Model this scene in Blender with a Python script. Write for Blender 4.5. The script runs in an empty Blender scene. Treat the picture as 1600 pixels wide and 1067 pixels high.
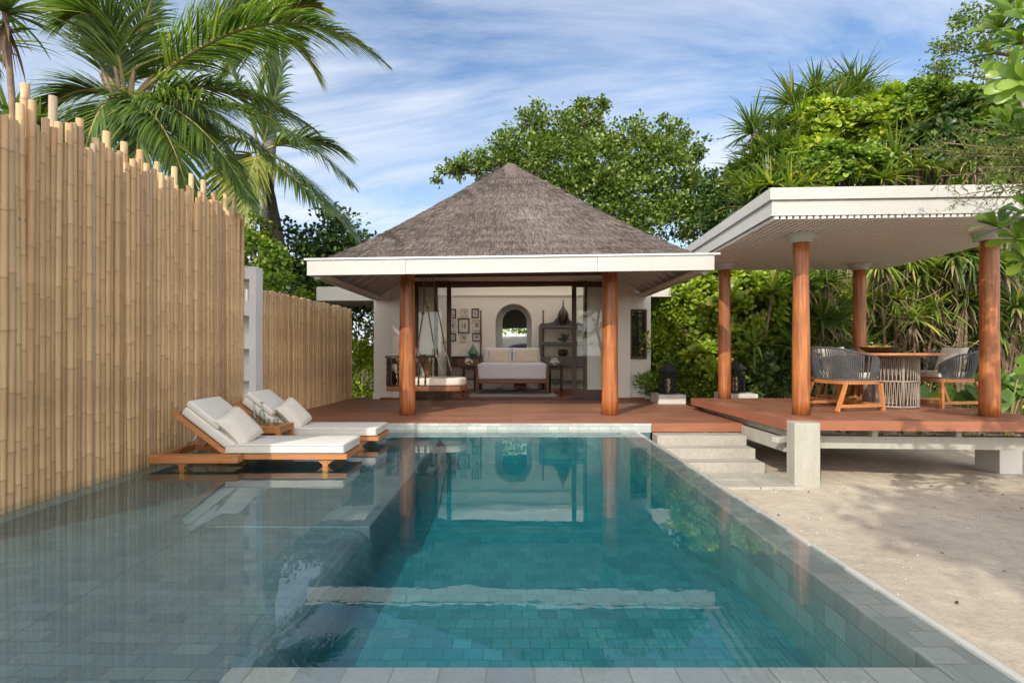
import bpy, bmesh, math, random
import numpy as np
from mathutils import Vector, Matrix

S = bpy.context.scene
COL = S.collection
R = math.radians
rnd = random.Random(7)
nrg = np.random.default_rng(11)

# ------------------------------------------------------------------ camera model (metres; pool water is z = 0)
F, VX, VY, EYE = 830.0, 798.0, 548.0, 1.33
def at(px, py, Y):
    return Vector(((px - VX) * Y / F, Y, EYE - (py - VY) * Y / F))
def onz(px, py, z):
    Y = F * (EYE - z) / (py - VY)
    return Vector(((px - VX) * Y / F, Y, z))

cam = bpy.data.cameras.new("camera")
co = bpy.data.objects.new("camera", cam)
COL.objects.link(co)
co.location = (0, 0, EYE)
co.rotation_euler = (R(90), 0, 0)
cam.sensor_width = 36.0
cam.lens = F / 1600 * 36.0
cam.shift_x = 2.0 / 1600
cam.shift_y = 14.5 / 1600
cam.clip_start = 0.05
cam.clip_end = 3000
S.camera = co

# ------------------------------------------------------------------ scene tree helpers
ORG = {}
def tag(o, label=None, cat=None, group=None, kind=None):
    if label: o['label'] = label
    if cat: o['category'] = cat
    if group: o['group'] = group
    if kind: o['kind'] = kind
    return o
def thing(name, label, cat, loc=(0, 0, 0), rz=0.0, group=None):
    o = bpy.data.objects.new(name, None)
    COL.objects.link(o)
    o.location = loc
    o.rotation_euler = (0, 0, rz)
    o.empty_display_size = 0.1
    ORG[o.name] = Vector(loc)
    return tag(o, label, cat, group)
def dup(root, loc=None, rz=None, label=None, group=None, parent=None):
    c = root.copy()
    COL.objects.link(c)
    if parent is not None: c.parent = parent
    if loc is not None: c.location = loc
    if rz is not None: c.rotation_euler = (0, 0, rz)
    if label: c['label'] = label
    if group: c['group'] = group
    for ch in list(root.children):
        dup(ch, parent=c)
    return c

def rotz(a): return Matrix.Rotation(a, 3, 'Z')

class MB:
    """collects verts and faces, links them as one mesh object"""
    def __init__(self):
        self.v = []; self.f = []; self.sm = []
    def add(self, vs, fs, smooth=False):
        n = len(self.v)
        self.v += [tuple(p) for p in vs]
        self.f += [tuple(i + n for i in f) for f in fs]
        self.sm += [smooth] * len(fs)
        return self
    def box(self, x0, x1, y0, y1, z0, z1, M=None, c=None):
        vs = [(x0,y0,z0),(x1,y0,z0),(x1,y1,z0),(x0,y1,z0),(x0,y0,z1),(x1,y0,z1),(x1,y1,z1),(x0,y1,z1)]
        if M is not None:
            vs = [M @ Vector(p) for p in vs]
        if c is not None:
            vs = [Vector(p) + Vector(c) for p in vs]
        return self.add(vs, [(0,3,2,1),(4,5,6,7),(0,1,5,4),(1,2,6,5),(2,3,7,6),(3,0,4,7)])
    def bar(self, a, b, w, h=None, up=(0,0,1)):
        """square bar from a to b"""
        a, b = Vector(a), Vector(b); h = h or w
        d = (b - a).normalized(); u = Vector(up)
        if abs(d.dot(u)) > .98: u = Vector((0,1,0))
        s = d.cross(u).normalized(); t = s.cross(d).normalized()
        vs = []
        for p in (a, b):
            for i, j in ((-1,-1),(1,-1),(1,1),(-1,1)):
                vs.append(p + s*(i*w/2) + t*(j*h/2))
        return self.add(vs, [(0,1,2,3),(7,6,5,4),(0,4,5,1),(1,5,6,2),(2,6,7,3),(3,7,4,0)])
    def tube(self, pts, r, seg=8, caps=True, closed=False):
        pts = [Vector(p) for p in pts]; n = len(pts)
        rs = [r]*n if not hasattr(r, '__len__') else list(r)
        vs = []; fs = []
        prev = None
        for i, p in enumerate(pts):
            if closed: d = (pts[(i+1) % n] - pts[i-1])
            else: d = pts[min(i+1, n-1)] - pts[max(i-1, 0)]
            d.normalize()
            if prev is None:
                u = Vector((0,0,1)) if abs(d.z) < .9 else Vector((1,0,0))
                s = d.cross(u).normalized()
            else:
                s = prev - d * prev.dot(d)
                if s.length < 1e-6: s = d.orthogonal()
                s.normalize()
            prev = s; t = d.cross(s)
            for k in range(seg):
                a = 2*math.pi*k/seg
                vs.append(p + (s*math.cos(a) + t*math.sin(a)) * rs[i])
        m = n if closed else n-1
        for i in range(m):
            for k in range(seg):
                a, b = i*seg+k, i*seg+(k+1) % seg
                c, d2 = ((i+1) % n)*seg+(k+1) % seg, ((i+1) % n)*seg+k
                fs.append((a, b, c, d2))
        self.add(vs, fs, True)
        if caps and not closed:
            n0 = len(self.v) - len(vs)
            self.f.append(tuple(n0 + k for k in range(seg))[::-1]); self.sm.append(False)
            self.f.append(tuple(n0 + (n-1)*seg + k for k in range(seg))); self.sm.append(False)
        return self
    def lathe(self, prof, c=(0,0,0), seg=20, smooth=True):
        c = Vector(c); vs = []; fs = []; n = len(prof)
        for r, z in prof:
            for k in range(seg):
                a = 2*math.pi*k/seg
                vs.append(c + Vector((r*math.cos(a), r*math.sin(a), z)))
        for i in range(n-1):
            for k in range(seg):
                fs.append((i*seg+k, i*seg+(k+1) % seg, (i+1)*seg+(k+1) % seg, (i+1)*seg+k))
        self.add(vs, fs, smooth)
        n0 = len(self.v) - len(vs)
        if prof[0][0] > 1e-4:
            self.f.append(tuple(n0+k for k in range(seg))[::-1]); self.sm.append(False)
        if prof[-1][0] > 1e-4:
            self.f.append(tuple(n0+(n-1)*seg+k for k in range(seg))); self.sm.append(False)
        return self
    def prism(self, poly, z0, z1):
        n = len(poly)
        vs = [(x, y, z0) for x, y in poly] + [(x, y, z1) for x, y in poly]
        fs = [tuple(range(n))[::-1], tuple(range(n, 2*n))] + [(i, (i+1) % n, n+(i+1) % n, n+i) for i in range(n)]
        return self.add(vs, fs)
    def pillow(self, w, h, t, M, c, n=12, pinch=.06):
        """square cushion with pointed corners in its local x (w) and y (h), thickness t"""
        vs = []; fs = []
        for side in (1, -1):
            for i in range(n+1):
                for j in range(n+1):
                    u, v = 2*i/n-1, 2*j/n-1
                    k = (max(0, (1-u**4)*(1-v**4)))**.42
                    x = u*w/2*(1-pinch*(1-v*v)); y = v*h/2*(1-pinch*(1-u*u))
                    wr = .02*math.sin(5*u+3*v)*math.sin(4*v-2*u)*k
                    vs.append(M @ Vector((x, y, side*t/2*(k+wr))) + Vector(c))
        m = (n+1)*(n+1)
        for s in range(2):
            for i in range(n):
                for j in range(n):
                    a = s*m+i*(n+1)+j; q = (a, a+n+1, a+n+2, a+1)
                    fs.append(q if s == 0 else q[::-1])
        return self.add(vs, fs, True)
    def build(self, name, mat, parent=None, local=False, bevel=0, bseg=2, smooth=False, weld=False, uvrot=False):
        me = bpy.data.meshes.new(name)
        org = Vector((0,0,0))
        if parent is not None and not local: org = ORG.get(parent.name, org)
        vs = [Vector(p) - org for p in self.v]
        me.from_pydata(vs, [], self.f)
        if bevel > 0 or weld:
            bm = bmesh.new(); bm.from_mesh(me)
            if weld: bmesh.ops.remove_doubles(bm, verts=bm.verts, dist=1e-4)
            if bevel > 0:
                es = [e for e in bm.edges if len(e.link_faces) == 2 and e.calc_face_angle(0) > .5]
                bmesh.ops.bevel(bm, geom=es, offset=bevel, segments=bseg, profile=.5, affect='EDGES', clamp_overlap=True)
            bm.to_mesh(me); bm.free()
            if smooth: me.polygons.foreach_set('use_smooth', [True]*len(me.polygons))
        else:
            me.polygons.foreach_set('use_smooth', [s or smooth for s in self.sm])
        box_uv(me, org, uvrot)
        if smooth and bevel > 0:
            try: me.set_sharp_from_angle(angle=R(50))
            except Exception: pass
        me.materials.append(mat)
        o = bpy.data.objects.new(name, me)
        COL.objects.link(o)
        if parent is not None: o.parent = parent
        ORG[o.name] = org
        return o

def box_uv(me, org=Vector((0,0,0)), rot=False):
    """UVs in metres, each face projected along its own main axis"""
    nl = len(me.loops)
    if nl == 0: return
    uv = me.uv_layers.new(name='UVMap')
    co_ = np.empty(len(me.vertices)*3, np.float32); me.vertices.foreach_get('co', co_); co_ = co_.reshape(-1, 3) + np.array(org, np.float32)
    li = np.empty(nl, np.int32); me.loops.foreach_get('vertex_index', li)
    nf = len(me.polygons)
    nm = np.empty(nf*3, np.float32); me.polygons.foreach_get('normal', nm); nm = np.abs(nm.reshape(-1, 3))
    lt = np.empty(nf, np.int32); me.polygons.foreach_get('loop_total', lt)
    ax = np.repeat(np.argmax(nm, axis=1), lt)
    p = co_[li]
    u = np.where(ax == 0, p[:, 1], p[:, 0]); v = np.where(ax == 2, p[:, 1], p[:, 2])
    out = np.stack([v, u] if rot else [u, v], axis=1).astype(np.float32)
    uv.data.foreach_set('uv', out.ravel())

def np_mesh(name, V, Q, mat, parent=None, smooth=False, org=None):
    """big quad mesh from numpy arrays; V world coordinates"""
    me = bpy.data.meshes.new(name)
    V = np.asarray(V, np.float32); Q = np.asarray(Q, np.int32)
    if parent is not None:
        V = V - np.array(ORG.get(parent.name, (0,0,0)), np.float32)
    elif org is not None:
        V = V - np.array(org, np.float32)
    k = Q.shape[1]
    me.vertices.add(len(V)); me.vertices.foreach_set('co', V.ravel())
    me.loops.add(Q.size); me.loops.foreach_set('vertex_index', Q.ravel())
    me.polygons.add(len(Q))
    me.polygons.foreach_set('loop_start', np.arange(0, Q.size, k, dtype=np.int32))
    me.polygons.foreach_set('loop_total', np.full(len(Q), k, np.int32))
    if smooth: me.polygons.foreach_set('use_smooth', np.ones(len(Q), bool))
    me.update(calc_edges=True)
    me.materials.append(mat)
    o = bpy.data.objects.new(name, me)
    COL.objects.link(o)
    if parent is not None: o.parent = parent
    elif org is not None: o.location = org
    return o

# ------------------------------------------------------------------ materials
def nodes(name):
    m = bpy.data.materials.new(name)
    m.use_nodes = True
    nt = m.node_tree
    for n in list(nt.nodes): nt.nodes.remove(n)
    out = nt.nodes.new('ShaderNodeOutputMaterial')
    return m, nt, out
def N(nt, t, **kw):
    n = nt.nodes.new(t)
    for k, v in kw.items():
        if k in n.inputs.keys(): n.inputs[k].default_value = v
        else: setattr(n, k, v)
    return n
def ramp(nt, stops, interp='LINEAR'):
    n = nt.nodes.new('ShaderNodeValToRGB')
    n.color_ramp.interpolation = interp
    el = n.color_ramp.elements
    while len(el) > 1: el.remove(el[0])
    el[0].position = stops[0][0]; el[0].color = (*stops[0][1], 1)
    for p, c in stops[1:]:
        e = el.new(p); e.color = (*c, 1)
    return n
def mixc(nt, fac, a, b, mode='MIX'):
    n = nt.nodes.new('ShaderNodeMix'); n.data_type = 'RGBA'; n.blend_type = mode
    def put(sock, v):
        if hasattr(v, 'links') or hasattr(v, 'is_linked'): nt.links.new(v, sock)
        elif hasattr(v, '__len__'): sock.default_value = (*v, 1) if len(v) == 3 else v
        else: sock.default_value = v
    put(n.inputs[0], fac); put(n.inputs[6], a); put(n.inputs[7], b)
    return n.outputs[2]
def coords(nt, kind='UV', scale=(1,1,1), loc=(0,0,0), rot=(0,0,0)):
    tc = nt.nodes.new('ShaderNodeTexCoord'); mp = nt.nodes.new('ShaderNodeMapping')
    mp.inputs['Scale'].default_value = scale; mp.inputs['Location'].default_value = loc; mp.inputs['Rotation'].default_value = rot
    nt.links.new(tc.outputs[kind], mp.inputs['Vector'])
    return mp.outputs[0]
def noise(nt, vec, scale=5, detail=4, rough=.55, dist=0):
    n = N(nt, 'ShaderNodeTexNoise'); n.inputs['Scale'].default_value = scale; n.inputs['Detail'].default_value = detail
    n.inputs['Roughness'].default_value = rough; n.inputs['Distortion'].default_value = dist
    if vec is not None: nt.links.new(vec, n.inputs['Vector'])
    return n
def principled(nt, out, color, rough=.6, spec=.4, metal=0, bump=None, bstr=.2, bdist=.01):
    b = N(nt, 'ShaderNodeBsdfPrincipled')
    if hasattr(color, 'is_linked'): nt.links.new(color, b.inputs['Base Color'])
    else: b.inputs['Base Color'].default_value = (*color, 1)
    if hasattr(rough, 'is_linked'): nt.links.new(rough, b.inputs['Roughness'])
    else: b.inputs['Roughness'].default_value = rough
    b.inputs['Specular IOR Level'].default_value = spec
    b.inputs['Metallic'].default_value = metal
    if bump is not None:
        bn = N(nt, 'ShaderNodeBump'); bn.inputs['Strength'].default_value = bstr; bn.inputs['Distance'].default_value = bdist
        nt.links.new(bump, bn.inputs['Height']); nt.links.new(bn.outputs[0], b.inputs['Normal'])
    nt.links.new(b.outputs[0], out.inputs['Surface'])
    return b
def stain(name, c1, c2, scale=3, rough=.6, spec=.3, bump=0, stretch=(1,1,1), fine=0, coordk='UV', metal=0):
    m, nt, out = nodes(name)
    v = coords(nt, coordk, stretch)
    n1 = noise(nt, v, scale, 6, .6)
    r = ramp(nt, [(.3, c1), (.7, c2)]); nt.links.new(n1.outputs[0], r.inputs[0])
    col = r.outputs[0]
    n2 = noise(nt, v, scale*9, 5, .65)
    if fine:
        col = mixc(nt, fine, col, n2.outputs[0], 'OVERLAY')
    principled(nt, out, col, rough, spec, metal, n2.outputs[0] if bump else None, bump, .01)
    return m
def wood(name, c1, c2, c3, rough=.45, along='x', scale=1.0, plank=None, spec=.35, rnd_obj=False, gapc=(.03,.015,.01)):
    """grain along the UV's u ('x') or v ('y'); plank = board width for gap lines"""
    m, nt, out = nodes(name)
    st = (1.2*scale, 26*scale, 1) if along == 'x' else (26*scale, 1.2*scale, 1)
    v = coords(nt, 'UV', st)
    uvn = N(nt, 'ShaderNodeTexCoord').outputs['UV']
    n1 = noise(nt, v, 1.6, 7, .62, .35)
    big = noise(nt, uvn, 1.3, 3)
    r = ramp(nt, [(.28, c1), (.5, c2), (.72, c3)]); nt.links.new(n1.outputs[0], r.inputs[0])
    col = mixc(nt, .35, r.outputs[0], big.outputs[0], 'OVERLAY')
    hgt = n1.outputs[0]
    if plank:
        br = N(nt, 'ShaderNodeTexBrick'); br.offset = .37; br.offset_frequency = 2
        br.inputs['Color1'].default_value = (.42,.42,.42,1); br.inputs['Color2'].default_value = (.62,.62,.62,1); br.inputs['Mortar'].default_value = (0,0,0,1)
        br.inputs['Scale'].default_value = 1; br.inputs['Mortar Size'].default_value = .006; br.inputs['Mortar Smooth'].default_value = .2
        br.inputs['Brick Width'].default_value = 2.6; br.inputs['Row Height'].default_value = plank; br.inputs['Bias'].default_value = 0
        if along == 'y':
            vv = coords(nt, 'UV', (1,1,1), rot=(0,0,R(90))); nt.links.new(vv, br.inputs['Vector'])
        else: nt.links.new(uvn, br.inputs['Vector'])
        col = mixc(nt, .75, col, br.outputs['Color'], 'OVERLAY')
        col = mixc(nt, br.outputs['Fac'], col, gapc)
        inv = N(nt, 'ShaderNodeMath', operation='SUBTRACT'); inv.inputs[0].default_value = 1; nt.links.new(br.outputs['Fac'], inv.inputs[1])
        hgt = inv.outputs[0]
    rr = ramp(nt, [(.3, (rough-.1,)*3), (.7, (rough+.12,)*3)]); nt.links.new(big.outputs[0], rr.inputs[0])
    principled(nt, out, col, rr.outputs[0], spec, 0, hgt, .25, .006)
    return m
def log_wood(name):
    m, nt, out = nodes(name)
    v = coords(nt, 'UV', (18, .8, 1)); n1 = noise(nt, v, 1.6, 8, .65, .5)
    r = ramp(nt, [(.25, (.15,.045,.014)), (.5, (.32,.105,.031)), (.75, (.48,.20,.066))]); nt.links.new(n1.outputs[0], r.inputs[0])
    vo = coords(nt, 'Object', (2.2, 2.2, .9)); n2 = noise(nt, vo, 1.5, 4, .6)
    r2 = ramp(nt, [(.3, (.28,.28,.28)), (.7, (.72,.72,.72))]); nt.links.new(n2.outputs[0], r2.inputs[0])
    col = mixc(nt, .75, r.outputs[0], r2.outputs[0], 'OVERLAY')
    v3 = coords(nt, 'UV', (60, 1.1, 1)); n3 = noise(nt, v3, 1.3, 3, .5)
    ck = ramp(nt, [(.66, (0,0,0)), (.70, (1,1,1))]); nt.links.new(n3.outputs[0], ck.inputs[0])
    col = mixc(nt, ck.outputs[0], col, (.07,.022,.010))
    principled(nt, out, col, .36, .45, 0, n1.outputs[0], .25, .004)
    return m
def tiles(name, cols, mortar, w, h, rough=.35, off=.5, msize=.0045, spec=.5, wob=.35):
    """stone tiles; every tile takes its own tone"""
    m, nt, out = nodes(name)
    uv = N(nt, 'ShaderNodeTexCoord').outputs['UV']
    br = N(nt, 'ShaderNodeTexBrick'); br.offset = off
    for k, c in (('Color1', (0,0,0,1)), ('Color2', (1,1,1,1)), ('Mortar', (.5,.5,.5,1))): br.inputs[k].default_value = c
    br.inputs['Scale'].default_value = 1; br.inputs['Mortar Size'].default_value = msize; br.inputs['Mortar Smooth'].default_value = .3
    br.inputs['Brick Width'].default_value = w; br.inputs['Row Height'].default_value = h
    nt.links.new(uv, br.inputs['Vector'])
    n = len(cols); r = ramp(nt, [(i/(n-1), c) for i, c in enumerate(cols)]); nt.links.new(br.outputs['Color'], r.inputs[0])
    n1 = noise(nt, uv, 2.0, 5, .6); n2 = noise(nt, uv, 40, 5, .7)
    col = mixc(nt, wob, r.outputs[0], n1.outputs[0], 'OVERLAY')
    col = mixc(nt, .3, col, n2.outputs[0], 'OVERLAY')
    col = mixc(nt, br.outputs['Fac'], col, mortar)
    inv = N(nt, 'ShaderNodeMath', operation='SUBTRACT'); inv.inputs[0].default_value = 1; nt.links.new(br.outputs['Fac'], inv.inputs[1])
    principled(nt, out, col, rough, spec, 0, inv.outputs[0], .4, .004)
    return m
def leaf(name, stops, rough=.4, trans=.35, spec=.5, tcol=None):
    m, nt, out = nodes(name)
    g = N(nt, 'ShaderNodeNewGeometry')
    r = ramp(nt, stops); nt.links.new(g.outputs['Random Per Island'], r.inputs[0])
    v = coords(nt, 'Object', (1,1,1)); n1 = noise(nt, v, .9, 3)
    col = mixc(nt, .45, r.outputs[0], n1.outputs[0], 'OVERLAY')
    b = N(nt, 'ShaderNodeBsdfPrincipled'); nt.links.new(col, b.inputs['Base Color'])
    b.inputs['Roughness'].default_value = rough; b.inputs['Specular IOR Level'].default_value = spec
    t = N(nt, 'ShaderNodeBsdfTranslucent')
    tc = mixc(nt, 1.0, col, tcol or (1.25, 1.35, .45), 'MULTIPLY'); nt.links.new(tc, t.inputs['Color'])
    mx = N(nt, 'ShaderNodeMixShader'); mx.inputs[0].default_value = trans
    nt.links.new(b.outputs[0], mx.inputs[1]); nt.links.new(t.outputs[0], mx.inputs[2]); nt.links.new(mx.outputs[0], out.inputs['Surface'])
    return m
def both_ways(nt, fr, ior):
    """same reflectance from either side of the surface (the rays here run straight through)"""
    g = N(nt, 'ShaderNodeNewGeometry'); m1 = N(nt, 'ShaderNodeMapRange')
    nt.links.new(g.outputs['Backfacing'], m1.inputs[0]); m1.inputs[3].default_value = ior; m1.inputs[4].default_value = 1/ior
    nt.links.new(m1.outputs[0], fr.inputs['IOR'])
def glassmat(name, tint=(.93,.96,.95), ior=1.45, rough=0.0):
    m, nt, out = nodes(name)
    fr = N(nt, 'ShaderNodeFresnel'); both_ways(nt, fr, ior)
    t = N(nt, 'ShaderNodeBsdfTransparent'); t.inputs['Color'].default_value = (*tint, 1)
    g = N(nt, 'ShaderNodeBsdfGlossy'); g.inputs['Roughness'].default_value = rough
    mx = N(nt, 'ShaderNodeMixShader')
    nt.links.new(fr.outputs[0], mx.inputs[0]); nt.links.new(t.outputs[0], mx.inputs[1]); nt.links.new(g.outputs[0], mx.inputs[2]); nt.links.new(mx.outputs[0], out.inputs['Surface'])
    return m

def frosted(name, col):
    m, nt, out = nodes(name)
    t = N(nt, 'ShaderNodeBsdfTranslucent'); t.inputs['Color'].default_value = (*col, 1)
    d = N(nt, 'ShaderNodeBsdfDiffuse'); d.inputs['Color'].default_value = (.8, .8, .8, 1)
    mx = N(nt, 'ShaderNodeMixShader'); mx.inputs[0].default_value = .10
    nt.links.new(t.outputs[0], mx.inputs[1]); nt.links.new(d.outputs[0], mx.inputs[2]); nt.links.new(mx.outputs[0], out.inputs['Surface'])
    return m
def water_mat():
    m, nt, out = nodes('pool_water')
    v = coords(nt, 'Object', (1.0, 1.0, 1)); n1 = noise(nt, v, 2.2, 2.5, .5, .4)
    v2 = coords(nt, 'Object', (1.0, 1.6, 1)); n2 = noise(nt, v2, 9, 2, .5)
    ad = N(nt, 'ShaderNodeMath', operation='MULTIPLY_ADD'); nt.links.new(n2.outputs[0], ad.inputs[0]); ad.inputs[1].default_value = .12; nt.links.new(n1.outputs[0], ad.inputs[2])
    bn = N(nt, 'ShaderNodeBump'); bn.inputs['Strength'].default_value = .055; bn.inputs['Distance'].default_value = .02
    nt.links.new(ad.outputs[0], bn.inputs['Height'])
    fr = N(nt, 'ShaderNodeFresnel'); both_ways(nt, fr, 1.50); nt.links.new(bn.outputs[0], fr.inputs['Normal'])
    t = N(nt, 'ShaderNodeBsdfTransparent'); t.inputs['Color'].default_value = (1, 1, 1, 1)
    g = N(nt, 'ShaderNodeBsdfGlossy'); g.inputs['Roughness'].default_value = .0; nt.links.new(bn.outputs[0], g.inputs['Normal'])
    mx = N(nt, 'ShaderNodeMixShader')
    nt.links.new(fr.outputs[0], mx.inputs[0]); nt.links.new(t.outputs[0], mx.inputs[1]); nt.links.new(g.outputs[0], mx.inputs[2]); nt.links.new(mx.outputs[0], out.inputs['Surface'])
    va = N(nt, 'ShaderNodeVolumeAbsorption'); va.inputs['Color'].default_value = (.0, .94, .965, 1); va.inputs['Density'].default_value = .62
    nt.links.new(va.outputs[0], out.inputs['Volume'])
    return m

M = {}
M['water'] = water_mat()
M['plaster'] = stain('white_plaster', (.66,.63,.57), (.73,.70,.65), 1.2, .85, .2, .12)
M['plaster_in'] = stain('room_plaster', (.87,.79,.68), (.89,.82,.72), 1.0, .85, .2, .06)
M['paint'] = stain('white_paint', (.47,.46,.425), (.53,.52,.485), 1.1, .5, .35, .05, fine=.12)
M['paint_cool'] = stain('pale_grey_paint', (.58,.58,.58), (.66,.66,.66), 2.5, .7, .3, .12)
M['ceiling'] = stain('ceiling_paint', (.76,.74,.71), (.82,.80,.77), 2.0, .7, .2, 0)
M['concrete'] = stain('pale_concrete', (.30,.28,.24), (.39,.365,.315), 2.2, .8, .25, .35, fine=.3)
M['concrete_post'] = stain('painted_concrete', (.33,.32,.265), (.40,.385,.33), 2.2, .75, .25, .22, stretch=(3,.6,1), fine=.2)
M['deck'] = wood('deck_boards', (.20,.085,.050), (.27,.118,.070), (.34,.155,.096), .5, 'x', 1, .14)
M['deck_y'] = wood('pavilion_boards', (.20,.085,.050), (.27,.118,.070), (.34,.155,.096), .5, 'y', 1, .105, gapc=(.10,.03,.016))
M['deck_edge'] = wood('deck_edge', (.24,.090,.048), (.29,.110,.060), (.33,.13,.072), .5, 'x')
M['floorwood'] = wood('room_floor', (.16,.042,.018), (.22,.06,.026), (.28,.08,.036), .25, 'y', 1, .12)
M['teak'] = wood('teak', (.32,.125,.042), (.41,.17,.060), (.50,.22,.082), .45, 'x')
M['teak_v'] = wood('teak_upright', (.38,.14,.04), (.46,.18,.055), (.54,.22,.07), .45, 'y')
M['column'] = log_wood('column_wood')
M['dark'] = wood('dark_wood', (.035,.018,.012), (.05,.026,.017), (.07,.036,.024), .4, 'y')
M['darkgrey'] = stain('grey_stained_wood', (.10,.097,.098), (.16,.155,.155), 4, .5)
M['bedwood'] = wood('bed_wood', (.13,.05,.02), (.19,.075,.03), (.25,.10,.045), .4, 'y')
M['fabric'] = stain('white_canvas', (.60,.57,.51), (.66,.63,.575), 3, .9, .1, .15)
M['linen'] = stain('beige_linen', (.60,.54,.46), (.68,.62,.54), 4, .95, .1, .3)
M['sheet'] = stain('bed_linen', (.68,.67,.70), (.75,.74,.77), 3, .9, .1, .12)
M['beige'] = stain('blush_linen', (.60,.49,.39), (.68,.56,.46), 4, .95, .1, .2)
M['taupe'] = stain('taupe_fabric', (.28,.23,.19), (.36,.30,.25), 5, .95, .1, .3)
M['brownfab'] = stain('brown_fabric', (.17,.095,.045), (.23,.13,.065), 5, .95, .1, .3)
M['rope'] = stain('charcoal_rope', (.062,.063,.066), (.115,.116,.118), 14, .8, .2, .4)
M['rope_lt'] = stain('taupe_rope', (.25,.205,.165), (.34,.285,.235), 14, .85, .2, .4)
M['rope_br'] = stain('brown_rope', (.16,.10,.055), (.26,.17,.10), 14, .85, .2, .4)
M['rope_wh'] = stain('white_rope', (.36,.31,.25), (.45,.39,.32), 14, .85, .2, .4)
M['iron'] = stain('black_iron', (.018,.018,.02), (.035,.035,.038), 8, .55, .4)
M['steel'] = stain('brushed_steel', (.35,.34,.32), (.45,.44,.42), 8, .35, .5, metal=1)
M['bronze'] = stain('dark_glaze', (.025,.015,.01), (.05,.03,.02), 6, .15, .6)
M['green_glaze'] = stain('green_glaze', (.06,.14,.07), (.11,.22,.12), 9, .35, .5)
M['blackbowl'] = stain('black_bowl', (.015,.013,.012), (.035,.03,.027), 8, .45, .4)
M['fruit'] = stain('yellow_fruit', (.70,.36,.02), (.78,.48,.05), 9, .4, .4)
M['petal'] = stain('white_petals', (.72,.70,.55), (.82,.80,.70), 9, .6, .3)
M['candle'] = stain('candle_wax', (.75,.58,.34), (.82,.66,.42), 4, .6, .3)
M['coral'] = stain('grey_coral', (.10,.095,.09), (.19,.18,.17), 20, .8, .2, .4)
M['grey_reveal'] = stain('grey_reveal_paint', (.50,.48,.46), (.56,.54,.51), 2, .8)
M['slat_gap_shade'] = stain('gap_shade_paint', (.24,.235,.225), (.29,.28,.27), 3, .8)  # darker board tone stands in for the shade between ceiling slats
M['rug'] = stain('grey_rug', (.30,.28,.26), (.42,.40,.38), 3, .95, .1, .3, fine=.4)
M['frosted'] = frosted('frosted_glass', (.92,.89,.84))
M['glass'] = glassmat('clear_glass')
M['dark_glass'] = glassmat('window_glass', (.55,.60,.58), 1.6)
M['bottle'] = glassmat('bottle_glass', (.84,.89,.86), 1.6)
M['blind'] = stain('olive_blind', (.055,.055,.035), (.085,.083,.055), 3, .8, .2, stretch=(1,9,1))
M['tub'] = stain('dark_stone', (.055,.06,.07), (.09,.095,.105), 7, .6, .3, .2)
M['mat_board'] = stain('picture_mount', (.66,.62,.55), (.72,.68,.62), 2, .8)
M['art_green'] = stain('leaf_print', (.12,.20,.08), (.30,.36,.18), 40, .8)
M['art_red'] = stain('earth_print', (.35,.16,.08), (.45,.25,.15), 40, .8)
M['art_blue'] = stain('slate_print', (.12,.17,.20), (.30,.35,.38), 40, .8)
M['bark'] = stain('grey_bark', (.15,.13,.105), (.30,.27,.23), 5, .9, .15, .6, coordk='Object', stretch=(2,2,.7))
M['palmbark'] = stain('palm_bark', (.11,.095,.085), (.20,.18,.165), 2, .9, .15, .6, coordk='Object', stretch=(1,1,9))
M['twig'] = stain('dry_twig', (.17,.12,.08), (.30,.22,.15), 6, .9, .15, .4, coordk='Object')
M['stone_white'] = stain('white_stone', (.54,.52,.47), (.62,.60,.55), 3, .8, .25, .3)
deep = [(.044,.114,.136), (.056,.134,.156), (.068,.148,.168), (.084,.162,.176)]
M['tile_deep'] = tiles('green_stone_floor', deep, (.066,.092,.080), .125, .125, .4, .37)
M['tile_shelf'] = tiles('green_stone_shelf', [(.070,.094,.112), (.088,.112,.130), (.108,.130,.146), (.096,.112,.124)], (.073,.078,.074), .20, .10, .4, .37)
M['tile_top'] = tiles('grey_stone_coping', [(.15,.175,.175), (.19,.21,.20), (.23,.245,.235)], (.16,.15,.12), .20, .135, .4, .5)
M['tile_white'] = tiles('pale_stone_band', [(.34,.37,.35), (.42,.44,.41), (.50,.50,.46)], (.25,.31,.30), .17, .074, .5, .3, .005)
M['paver'] = tiles('pale_paving', [(.50,.46,.39), (.55,.50,.43), (.59,.54,.47)], (.17,.13,.10), .62, .42, .8, .0, .012)

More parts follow.
